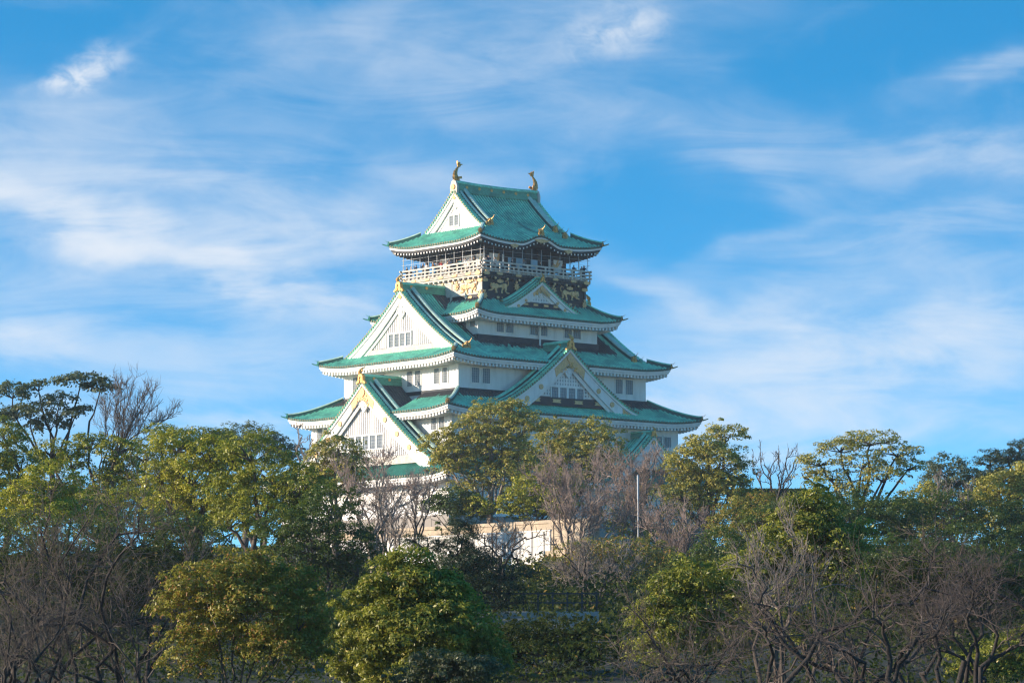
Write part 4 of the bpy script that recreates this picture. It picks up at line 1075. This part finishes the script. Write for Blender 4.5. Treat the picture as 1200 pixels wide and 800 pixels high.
def bare(name, label, Y, base, ell, n=(6, 7, 6, 5), r=.18, mat='twigbrown', bark='barkdark', up=.35, spread=1.0, twig=.012, group='bare trees around the keep', fork=.35, wob=.10, flat=.8, low=.05, stag=.12, lng=1.1):
    """leafless tree: limbs reach into the seen crown (px, py, rx, ry), then branch three more times"""
    s = Y/FPX; X0 = at(base, 700, Y)[0]; zg = gz(X0, Y); root = thing(name, (X0, Y, zg), label, 'bare tree', group)
    px, py, rx, ry = ell; c = at(px, py, Y) - [X0, Y, zg]; R = np.array([rx*s, rx*s*flat, ry*s])
    lowz = max(.6, c[2] - R[2]*(1 - fork)); F = np.array([c[0]*.2, 0, lowz])
    big = [limb((0, 0, -.4), F, r, r*.8, 5, .06)]; tw = []
    def pts(seg, t):
        i = min(int(t*len(seg)), len(seg)-1); f = t*len(seg) - i; q = seg[i]
        return q[:3] + (q[4:7]-q[:3])*f, q[3] + (q[7]-q[3])*f, (q[4:7]-q[:3])/(np.linalg.norm(q[4:7]-q[:3])+1e-9)
    Rm = float(np.mean(R))
    for i in range(n[0]):
        th = 2*pi*(i + rng.uniform(-.3, .3))/n[0]; el = rng.uniform(low, 1.2)
        d = np.array([cos(th)*cos(el)*spread, sin(th)*cos(el), sin(el)])
        tip = c + d*R*rng.uniform(.7, .92)
        st = np.array([F[0]*.6 + rng.normal()*R[0]*stag, rng.normal()*R[1]*stag, F[2]*rng.uniform(.8, 1.0)]); b0 = limb(np.array([st[0]*.4, st[1]*.4, F[2]*.1]), st, r*.68, r*.62, 4, .04); big.append(b0)
        l1 = limb(st, tip, r*.62, max(r*.14, twig*1.5), 9, wob, .05); big.append(l1)
        for j in range(n[1]):
            t = rng.uniform(.22, .97); p, rr, dd = pts(l1, t)
            d2 = dd*.7 + rng.normal(size=3)*.6 + [0, 0, up*.6]; d2 /= np.linalg.norm(d2); L2 = Rm*rng.uniform(.3, .62)*(1.15-.5*t)
            l2 = limb(p, p + d2*L2, max(rr*.55, twig*2), max(rr*.2, twig*1.3), 5, .10, .04); tw.append(l2)
            for k in range(n[2]):
                t2 = rng.uniform(.15, 1); p3, r3, d3 = pts(l2, t2)
                d4 = d3*.6 + rng.normal(size=3)*.55 + [0, 0, up]; d4 /= np.linalg.norm(d4); L3 = L2*rng.uniform(.3, .6)
                l3 = limb(p3, p3 + d4*L3*lng, max(r3*.6, twig*1.3), twig, 4, .07, .03); tw.append(l3)
                for m_ in range(n[3]):
                    t3 = rng.uniform(.1, 1); p5, r5, d5 = pts(l3, t3)
                    d6 = d5*.6 + rng.normal(size=3)*.5 + [0, 0, up]; d6 /= np.linalg.norm(d6)
                    tw.append(limb(p5, p5 + d6*L3*lng*rng.uniform(.35, .8), twig, twig*.55, 2, .05))
    seg_mesh('trunk', np.vstack(big), M[bark], root); seg_mesh('branches', np.vstack(tw), M[mat], root)
    return root

# ---- left of the keep
evergreen('evergreen_tree', 'dark feathery tree with umbrella sprays standing highest at the left edge', 262, 60, [(15, 462, 24, 12), (35, 486, 26, 11), (95, 448, 28, 9), (70, 472, 20, 9), (118, 455, 18, 9), (60, 500, 24, 11), (88, 486, 18, 9), (5, 490, 16, 14), (45, 455, 10, 8)], 'blue', 4200, size=.27, clump=.62, bark='barkdark', trunk_r=.28, bottom=.15, depth=.9)
bare('bare_tree', 'slender bare tree fanning upright twigs against the sky left of the keep', 255, 128, (158, 490, 60, 50), (14, 8, 5, 3), .11, 'twigbrown', 'barkdark', up=.75, twig=.011, fork=.0, wob=.05, lng=1.3)
evergreen('evergreen_tree', 'dusky green tree at the far left edge below the umbrella sprays', 205, 5, [(8, 515, 22, 22), (-12, 545, 30, 30), (25, 545, 24, 22), (5, 590, 30, 30)], 'camphor', 9000, oddp=.01)
evergreen('evergreen_tree', 'open-crowned green tree with sky showing between trunk and sprays, left', 200, 118, [(138, 528, 22, 14), (105, 522, 20, 14), (150, 552, 18, 14), (85, 545, 22, 16), (128, 560, 22, 16), (60, 530, 18, 14), (110, 590, 30, 18), (160, 580, 20, 20)], 'camphor', 9500, clump=.42, oddp=.05)
evergreen('evergreen_tree', 'low yellow-green dome in front of the open tree, far left', 172, 60, [(60, 568, 34, 24), (30, 585, 26, 22), (92, 590, 24, 20), (55, 605, 40, 22), (5, 605, 26, 24)], 'lime', 12000, oddp=.02)
evergreen('evergreen_tree', 'bright yellow-green tree with golden sprays, middle of the left canopy', 182, 225, [(205, 524, 26, 18), (245, 535, 30, 20), (225, 560, 34, 24), (265, 562, 26, 22), (190, 560, 22, 20), (240, 590, 34, 22), (200, 595, 28, 22), (275, 540, 20, 16)], 'lime', 16000, oddp=.07)
evergreen('evergreen_tree', 'rounded green tree just behind the bright one, left canopy', 215, 180, [(190, 512, 18, 14), (225, 516, 20, 12), (255, 520, 22, 14), (170, 535, 22, 18), (215, 545, 36, 26), (180, 575, 30, 26)], 'camphor', 8000)
evergreen('evergreen_tree', 'large mid-green tree at the right end of the left canopy', 178, 305, [(295, 532, 32, 24), (322, 560, 36, 26), (275, 580, 34, 26), (350, 575, 34, 26), (310, 605, 42, 28), (268, 610, 26, 24), (358, 605, 32, 28)], 'camphor', 17000, oddp=.015)
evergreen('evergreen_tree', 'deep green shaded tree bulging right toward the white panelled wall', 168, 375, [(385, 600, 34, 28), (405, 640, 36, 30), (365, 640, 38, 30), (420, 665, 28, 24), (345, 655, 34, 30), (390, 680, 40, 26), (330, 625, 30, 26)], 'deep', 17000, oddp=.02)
evergreen('evergreen_tree', 'hazy blue-green dome far behind the left canopy', 360, 285, [(285, 515, 34, 16), (315, 522, 24, 14), (260, 522, 22, 14), (290, 535, 50, 16), (340, 535, 24, 12)], 'blue', 6000, oddp=0)
bare('bare_tree', 'thin pale bare tree against the lowest left roof corner', 335, 354, (354, 525, 22, 38), (5, 5, 4, 2), .13, 'twiggrey', 'barkpale', up=.9, twig=.02, fork=.1)
evergreen('evergreen_tree', 'tawny olive tree in front of the lowest left gable', 300, 395, [(398, 530, 26, 18), (378, 545, 22, 18), (415, 548, 22, 18), (395, 565, 34, 20), (370, 575, 24, 20)], 'olive', 8000, oddp=.08)
bare('bare_tree', 'broad purple-grey bare tree under the big sunlit gable', 290, 440, (440, 585, 66, 68), (9, 8, 7, 5), .2, 'twigpink', 'barkpale', up=.5, twig=.015, fork=.25)
bare('bare_tree', 'smaller bare tree crossing the sunlit lower wall of the keep', 312, 492, (492, 590, 34, 48), (6, 7, 5, 4), .14, 'twiggrey', 'barkdark', up=.6, twig=.02, fork=.2)
bare('bare_tree', 'dark bare tree rising before the left end of the white panelled wall', 240, 458, (450, 620, 40, 50), (6, 7, 6, 4), .13, 'twiggrey', 'bark', up=.6, twig=.016, fork=.2)
# ---- in front of the keep
evergreen('evergreen_tree', 'sunlit olive tree with visible pale trunk before the corner of the keep', 322, 577, [(575, 492, 30, 20), (610, 502, 26, 20), (545, 512, 24, 20), (515, 525, 22, 20), (590, 525, 26, 20), (560, 545, 22, 16), (525, 552, 20, 16), (610, 540, 22, 18), (600, 482, 18, 12), (572, 518, 28, 18), (590, 560, 24, 18), (560, 572, 22, 16), (535, 535, 24, 18)], 'olive', 17000, clump=.62, bark='barkpale', oddp=.04, trunk_r=.34, bottom=.15)
evergreen('evergreen_tree', 'broad dark olive tree across the middle of the second roof', 330, 660, [(655, 510, 26, 18), (690, 512, 28, 20), (708, 530, 24, 20), (640, 535, 28, 22), (675, 540, 32, 22), (620, 560, 26, 22), (655, 570, 34, 24), (700, 555, 24, 20)], 'olive', 13000, clump=.66, oddp=.02)
evergreen('evergreen_tree', 'bright yellow-green low tree above the tan parapet', 316, 628, [(625, 575, 26, 20), (605, 592, 22, 16), (650, 590, 26, 18), (630, 600, 34, 14), (560, 595, 16, 14), (662, 570, 20, 16)], 'lime', 8500, clump=.5)
evergreen('evergreen_bush', 'dark rounded bush against the lower wall behind the tan parapet', 318, 535, [(530, 590, 26, 18), (510, 600, 20, 14), (552, 602, 22, 12)], 'deep', 4500, cat='bush', group='bushes on the slope')
bare('bare_tree', 'pinkish bare tree left of the white lamp pole', 296, 672, (675, 600, 84, 68), (11, 9, 7, 5), .18, 'twigpink', 'barkpale', up=.5, twig=.015, fork=.2)
bare('bare_tree', 'pinkish bare tree behind the white lamp pole, below the little gable', 305, 745, (745, 588, 62, 66), (10, 9, 7, 5), .16, 'twigpink', 'barkpale', up=.55, twig=.015, fork=.2)
bare('bare_tree', 'pinkish bare tree right of the white lamp pole', 280, 792, (792, 622, 56, 60), (9, 8, 7, 5), .15, 'twigpink', 'bark', up=.5, twig=.015, fork=.2)
bare('bare_tree', 'dark twisting bare tree spread before the white panelled wall', 215, 590, (586, 636, 66, 36), (7, 6, 4, 3), .13, 'twigbrown', 'barkdark', up=.3, twig=.014, wob=.16, fork=.3)
bare('bare_tree', 'grey bare tree below the right end of the white panelled wall', 190, 690, (690, 672, 74, 46), (8, 8, 6, 5), .13, 'twiggrey', 'barkdark', up=.35, twig=.012, fork=.25)
evergreen('pine_tree', 'near-black pine standing in front of the white panelled wall', 150, 540, [(541, 628, 18, 16), (532, 648, 24, 18), (556, 656, 24, 16), (540, 678, 36, 20), (540, 612, 12, 14), (575, 690, 32, 14), (500, 640, 20, 9), (484, 632, 10, 6), (560, 708, 46, 20), (602, 674, 24, 10), (545, 665, 30, 16)], 'conifer', 24000, size=.12, clump=.3, aspect=.22, bark='barkdark', group='conifers', cat='pine')
# ---- right of the keep
evergreen('evergreen_tree', 'olive tree with a raised top spray right of the keep', 300, 830, [(838, 548, 40, 26), (806, 548, 26, 24), (850, 512, 22, 14), (830, 575, 40, 24), (800, 580, 26, 22), (855, 575, 24, 24), (826, 525, 26, 14)], 'olive', 14000, clump=.62, oddp=.02)
bare('bare_tree', 'bare tree with a few long twigs fanning over the dark hedge', 285, 908, (912, 552, 44, 40), (7, 5, 3, 3), .14, 'twigbrown', 'barkdark', up=.8, twig=.015, fork=.15)
evergreen('evergreen_tree', 'umbrella-topped tree with bare stems and sky showing through its crown', 262, 1010, [(1020, 518, 36, 10), (985, 526, 28, 9), (1052, 532, 26, 9), (960, 542, 24, 10), (1065, 548, 18, 9), (1010, 545, 26, 12), (1035, 560, 26, 12), (975, 560, 20, 10), (1000, 575, 24, 12), (945, 558, 12, 8)], 'olive', 6500, clump=.52, bark='barkdark', bottom=.12, oddp=.05)
evergreen('evergreen_tree', 'small dark bluish tree between the umbrella tree and the cedar', 300, 1115, [(1112, 552, 24, 16), (1132, 568, 24, 18), (1098, 572, 22, 18), (1120, 590, 36, 22)], 'blue', 6500, oddp=0)
evergreen('cedar_tree', 'dark cedar with level boughs at the right edge', 290, 1185, [(1196, 524, 12, 8), (1180, 535, 26, 7), (1196, 545, 30, 9), (1160, 543, 18, 6), (1182, 560, 34, 10), (1150, 562, 20, 8), (1195, 580, 36, 14)], 'conifer', 9000, size=.24, clump=.5, aspect=.3, group='conifers', bark='barkdark', cat='cedar')
evergreen('evergreen_tree', 'round olive dome in front of the cedar at the right edge', 268, 1172, [(1172, 580, 30, 24), (1195, 590, 28, 26), (1150, 600, 24, 20), (1180, 618, 34, 24), (1205, 560, 20, 18)], 'olive', 11000, oddp=0)
evergreen('evergreen_tree', 'rounded olive tree left of the dome by the cedar', 275, 1085, [(1080, 590, 28, 20), (1060, 605, 24, 18), (1100, 612, 28, 20), (1080, 630, 36, 20)], 'olive', 8000)
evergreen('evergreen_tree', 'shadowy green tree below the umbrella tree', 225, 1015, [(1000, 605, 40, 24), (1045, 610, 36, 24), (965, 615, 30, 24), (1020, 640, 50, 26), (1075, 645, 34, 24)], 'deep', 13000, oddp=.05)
evergreen('evergreen_tree', 'russet-tinged dark tree below the dark hedge', 260, 880, [(885, 600, 36, 20), (915, 612, 32, 20), (860, 620, 32, 22), (895, 640, 46, 24)], 'autumn', 9500, oddp=.12)
evergreen('evergreen_tree', 'dark green tree at the right edge behind the purple twigs', 230, 1150, [(1130, 640, 36, 24), (1175, 650, 36, 26), (1095, 655, 30, 22), (1205, 640, 24, 26)], 'deep', 10000, oddp=.02)
bare('bare_tree', 'pale bare tree in front of the bluish tree at right', 250, 1120, (1112, 590, 36, 44), (6, 6, 4, 3), .12, 'twiggrey', 'barkpale', up=.6, twig=.016, fork=.15)
# fuller growth behind and between
evergreen('evergreen_tree', 'wide dark green tree behind the upper twigs of the wide cherry, left', 158, 90, [(30, 625, 50, 26), (90, 640, 56, 30), (160, 630, 54, 30), (220, 640, 46, 34), (60, 670, 70, 34), (150, 675, 70, 36), (240, 680, 50, 36), (-10, 650, 40, 36)], 'deep', 20000, oddp=.04)
evergreen('evergreen_tree', 'green tree filling the gap under the bright golden-sprayed tree', 195, 200, [(150, 600, 46, 28), (210, 615, 50, 26), (100, 610, 40, 26), (30, 605, 44, 26), (270, 625, 44, 28)], 'camphor', 14000, oddp=.03)
evergreen('evergreen_tree', 'dark green tree low behind the pale upright shoots, right', 190, 860, [(850, 650, 40, 26), (890, 660, 44, 28), (930, 650, 44, 28), (830, 680, 44, 28), (880, 695, 60, 30)], 'deep', 14000, oddp=.05)
evergreen('evergreen_tree', 'wide dark green tree behind the heavy black limbs, right', 185, 1080, [(1040, 660, 44, 28), (1090, 665, 50, 30), (1140, 670, 50, 30), (1190, 675, 40, 30), (1010, 680, 44, 30), (1110, 700, 80, 34)], 'deep', 17000, oddp=.04)
evergreen('evergreen_tree', 'dull olive tree low behind the pink bare trees', 318, 800, [(770, 590, 34, 20), (810, 600, 34, 20), (850, 605, 30, 20), (730, 605, 30, 18), (790, 625, 60, 22), (860, 630, 34, 20)], 'olive', 10000, oddp=.1)
evergreen('evergreen_bush', 'russet bush under the pink bare trees', 245, 720, [(690, 655, 40, 20), (730, 650, 44, 22), (770, 660, 40, 22), (650, 672, 34, 18), (720, 680, 70, 24), (790, 685, 50, 26)], 'autumn', 11000, oddp=.2, cat='bush', group='bushes on the slope', shell=.35)
evergreen('evergreen_bush', 'dark bush at the left foot of the white panelled wall', 235, 430, [(420, 706, 40, 18), (460, 710, 40, 18), (500, 712, 40, 18), (440, 722, 60, 20)], 'deep', 8000, cat='bush', group='bushes on the slope')
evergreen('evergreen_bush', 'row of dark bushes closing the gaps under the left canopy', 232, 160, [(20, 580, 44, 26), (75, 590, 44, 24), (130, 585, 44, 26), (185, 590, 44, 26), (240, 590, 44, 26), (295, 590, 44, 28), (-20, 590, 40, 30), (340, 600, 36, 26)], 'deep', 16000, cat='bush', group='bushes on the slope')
evergreen('evergreen_bush', 'row of dark bushes under the umbrella tree and the olive domes', 250, 1040, [(960, 600, 40, 22), (1010, 605, 40, 22), (1060, 605, 40, 22), (1110, 605, 40, 24), (1160, 610, 40, 24), (1200, 610, 30, 26), (910, 610, 36, 20)], 'deep', 12000, cat='bush', group='bushes on the slope')
# clipped hedge far right of the keep
def hedge(name, label, Y, x0, x1, py, h, leaf, n):
    A = at(x0, py, Y); B = at(x1, py, Y); L = B[0]-A[0]; root = thing(name, (A[0]+L/2, Y, A[2]-h), label, 'hedge')
    C = np.stack([rng.uniform(-L/2, L/2, n), rng.uniform(-.9, .9, n), rng.uniform(0, h, n)], 1)
    top_ = rng.random(n) < .35; C[top_, 2] = h + rng.normal(0, .07, top_.sum())
    fr = ~top_; C[fr, 1] = np.where(rng.random(fr.sum()) < .7, -.9 + rng.normal(0, .08, fr.sum()), C[fr, 1])
    N = np.where(top_[:, None], [[0, 0, 1.]], [[0, -1., .2]]) + rng.normal(size=(n, 3))*.5
    leaf_mesh('foliage', C, N, np.full(n, .26), rng.random(n), LEAF[leaf], root)
    b = MB(); b.box(-L/2, L/2, -.8, .8, -.5, h-.12); b.build('stems', M['barkdark'], root)
    return root
hedge('clipped_hedge', 'long dark flat-topped hedge beyond the bare fanning twigs', 340, 858, 945, 574, 3.2, 'deep', 7000)
# ---- foreground
bare('bare_cherry_tree', 'wide dark bare cherry tree filling the lower left', 92, 88, (100, 690, 165, 132), (13, 8, 6, 5), .12, 'twigbrown', 'barkdark', up=.16, twig=.0048, fork=.0, wob=.13, group='bare cherry trees in the foreground', low=-.6, stag=.38, lng=1.7)
bare('bare_cherry_tree', 'bare cherry tree with low crossing limbs at the far lower left', 84, 20, (10, 735, 110, 90), (10, 7, 6, 5), .1, 'twigbrown', 'barkdark', up=.16, twig=.0048, fork=.0, wob=.13, group='bare cherry trees in the foreground', low=-.6, stag=.38, lng=1.7)
bare('bare_cherry_tree', 'bare cherry tree with heavy black limbs across the lower right', 86, 985, (1000, 722, 165, 92), (10, 7, 6, 4), .13, 'twigpurple', 'barkdark', up=.16, twig=.0048, fork=.0, wob=.13, group='bare cherry trees in the foreground', low=-.6, stag=.38, lng=1.7)
bare('bare_cherry_tree', 'purple-twigged bare cherry tree at the lower right edge', 98, 1130, (1125, 700, 125, 74), (10, 7, 6, 5), .11, 'twigpurple', 'barkdark', up=.16, twig=.0052, fork=.0, wob=.12, group='bare cherry trees in the foreground', low=-.6, stag=.38, lng=1.7)
bare('bare_cherry_tree', 'bare cherry tree with thin arching shoots at lower centre right', 90, 800, (795, 745, 120, 66), (8, 6, 6, 4), .08, 'twigbrown', 'barkdark', up=.16, twig=.0048, fork=.0, wob=.13, group='bare cherry trees in the foreground', low=-.6, stag=.38, lng=1.7)
bare('bare_cherry_tree', 'upright bare tree with pale tall shoots through the yellow-green shrub', 104, 915, (905, 670, 86, 80), (7, 6, 5, 4), .09, 'twiggrey', 'bark', up=.5, twig=.007, fork=.15, group='bare cherry trees in the foreground', low=-.6, stag=.38, lng=1.7)
evergreen('broadleaf_shrub', 'big glossy yellow-green shrub at the bottom left of centre', 82, 482, [(470, 690, 46, 30), (510, 705, 50, 36), (440, 720, 46, 36), (480, 745, 66, 44), (540, 740, 40, 38), (425, 765, 40, 40), (500, 790, 70, 36), (555, 775, 36, 36), (450, 800, 60, 30), (478, 668, 26, 20)], 'camellia', 40000, size=.115, clump=.34, grow=1.0, oddp=.05, trunk_r=.1, group='broadleaf shrubs in the foreground', cat='shrub', aspect=.42, rand=1.1)
evergreen('broadleaf_tree', 'russet and green small tree with a visible trunk, lower left', 78, 272, [(285, 672, 40, 26), (240, 690, 44, 30), (330, 690, 44, 30), (210, 715, 32, 28), (290, 715, 50, 34), (350, 725, 34, 36), (250, 745, 44, 34), (320, 765, 46, 34), (365, 760, 26, 34), (220, 770, 34, 30)], 'autumn', 26000, size=.085, clump=.22, oddp=.16, trunk_r=.08, bark='bark', group='broadleaf shrubs in the foreground', shell=.35, aspect=.45, rand=1.1)
evergreen('broadleaf_shrub', 'tall loose yellow-green shrub behind the pale upright shoots', 121, 945, [(945, 605, 34, 26), (870, 690, 40, 34), (985, 640, 34, 34), (925, 640, 40, 32), (970, 640, 36, 30), (900, 670, 40, 32), (950, 680, 46, 36), (990, 670, 30, 30), (920, 720, 50, 34), (955, 580, 16, 14)], 'camellia', 30000, size=.14, clump=.36, oddp=.03, trunk_r=.09, group='broadleaf shrubs in the foreground', cat='shrub', shell=.35, aspect=.45, rand=1.1)
evergreen('broadleaf_shrub', 'mid-height yellow-green shrub left of the heavy black limbs', 105, 810, [(810, 690, 40, 30), (780, 710, 34, 30), (840, 710, 40, 32), (800, 740, 50, 36), (850, 750, 40, 34), (770, 750, 30, 34)], 'camellia', 17000, size=.12, clump=.3, oddp=.03, trunk_r=.08, group='broadleaf shrubs in the foreground', cat='shrub', shell=.35, aspect=.45, rand=1.1)
evergreen('broadleaf_shrub', 'low green shrub in the bottom right corner', 118, 1180, [(1175, 770, 36, 22), (1200, 762, 30, 24), (1150, 788, 40, 22)], 'camellia', 9000, size=.13, clump=.3, group='broadleaf shrubs in the foreground', cat='shrub', trunk_r=.06, aspect=.45, rand=1.1)
evergreen('broadleaf_shrub', 'dull grey-green twiggy shrub at the bottom centre', 78, 545, [(520, 785, 40, 20), (560, 790, 40, 20), (490, 798, 30, 14)], 'shrubgrey', 8000, size=.07, clump=.18, group='broadleaf shrubs in the foreground', cat='shrub', trunk_r=.05, shell=.3)
evergreen('evergreen_bush', 'dark green spreading bush beneath the grey concrete wall', 128, 630, [(600, 752, 46, 22), (650, 748, 46, 22), (690, 760, 40, 24), (630, 780, 70, 26), (570, 770, 40, 24)], 'under', 20000, size=.1, clump=.3, cat='bush', group='bushes on the slope', trunk_r=.08)
evergreen('evergreen_bush', 'dark bush beside the path left of the glossy shrub', 140, 380, [(370, 720, 40, 26), (400, 740, 36, 26), (350, 750, 40, 30), (395, 770, 40, 30)], 'deep', 9000, size=.14, clump=.36, cat='bush', group='bushes on the slope', trunk_r=.08)
evergreen('evergreen_bush', 'dark bush behind the wide bare cherry at left', 135, 120, [(60, 680, 60, 34), (140, 675, 60, 34), (200, 660, 40, 34), (100, 720, 80, 40), (190, 720, 60, 40), (10, 690, 50, 44)], 'under', 15000, size=.15, clump=.4, cat='bush', group='bushes on the slope', trunk_r=.1)
evergreen('evergreen_bush', 'dark bush behind the purple twigs at right', 140, 1080, [(1040, 690, 50, 34), (1100, 690, 60, 34), (1160, 700, 50, 34), (1080, 730, 70, 40)], 'under', 13000, size=.15, clump=.4, cat='bush', group='bushes on the slope', trunk_r=.1)
# undergrowth that nobody could count
def undergrowth():
    n = 120000; py = rng.uniform(96, 296, n); X = rng.uniform(-.17, .17, n)*py*1.05
    hgt = .5 + .9*(np.sin(X*.37)*np.cos(py*.21) + np.sin(X*.9+py*.4)*.5 + 1.2)
    Z = np.array([gz(a, b) for a, b in zip(X, py)]) + hgt*rng.random(n)**.6
    leaf_mesh_o = leaf_mesh('undergrowth', np.stack([X, py, Z], 1), rng.normal(size=(n, 3))*.7 + [-.2, -.4, .6], .0011*py + .05, rng.random(n), LEAF['under'], None, (rng.random(n) < .03).astype(float))
    tag(leaf_mesh_o, kind='stuff')
undergrowth()

# the park wood that carries on to both sides of the trees one can tell apart
def woodland():
    lobes = []
    for sg in (-1, 1):
        for i in range(46):
            y = rng.uniform(150, 330); x = sg*(y*.165 + 5 + rng.uniform(0, 1)**1.4*75); hgt = rng.uniform(6, 11) if y > 170 else rng.uniform(3.5, 6)
            r = hgt*rng.uniform(.36, .5); z = gz(x, y)
            lobes.append(((x, y, z + hgt*.62), (r, r, hgt*.42))); lobes.append(((x + r*.8, y - r*.4, z + hgt*.3), (r, r, hgt*.34)))
    for i in range(60):
        x = rng.uniform(-250, 250); y = 350 + rng.uniform(0, 60); 
        if abs(x) < 75: continue
        lobes.append(((x, y, gz(x, y) + 4.5), (6, 5, 5.5)))
    C, N, T = cloud_of_leaves(lobes, 230000, 'deep', .8, .6, .4)
    o = leaf_mesh('woodland', C, N, np.full(len(C), .34), T, LEAF['camphor'], None); tag(o, kind='stuff')
woodland()
# ---- thin winter haze: the sky stays outside it
def haze(density):
    b = MB(); b.box(-1010, 1010, -210, 1410, -12, 75)
    m = bpy.data.materials.new('haze_air'); m.use_nodes = True; t = m.node_tree; t.nodes.clear()
    v_ = t.nodes.new('ShaderNodeVolumePrincipled'); v_.inputs['Color'].default_value = (.80, .88, .97, 1); v_.inputs['Density'].default_value = density; v_.inputs['Anisotropy'].default_value = .3
    o_ = t.nodes.new('ShaderNodeOutputMaterial'); t.links.new(v_.outputs[0], o_.inputs['Volume'])
    o = tag(b.build('haze', m), kind='stuff')
    import bmesh
    bm = bmesh.new(); bm.from_mesh(o.data); bmesh.ops.recalc_face_normals(bm, faces=bm.faces[:]); bm.to_mesh(o.data); bm.free()
haze(.00014)
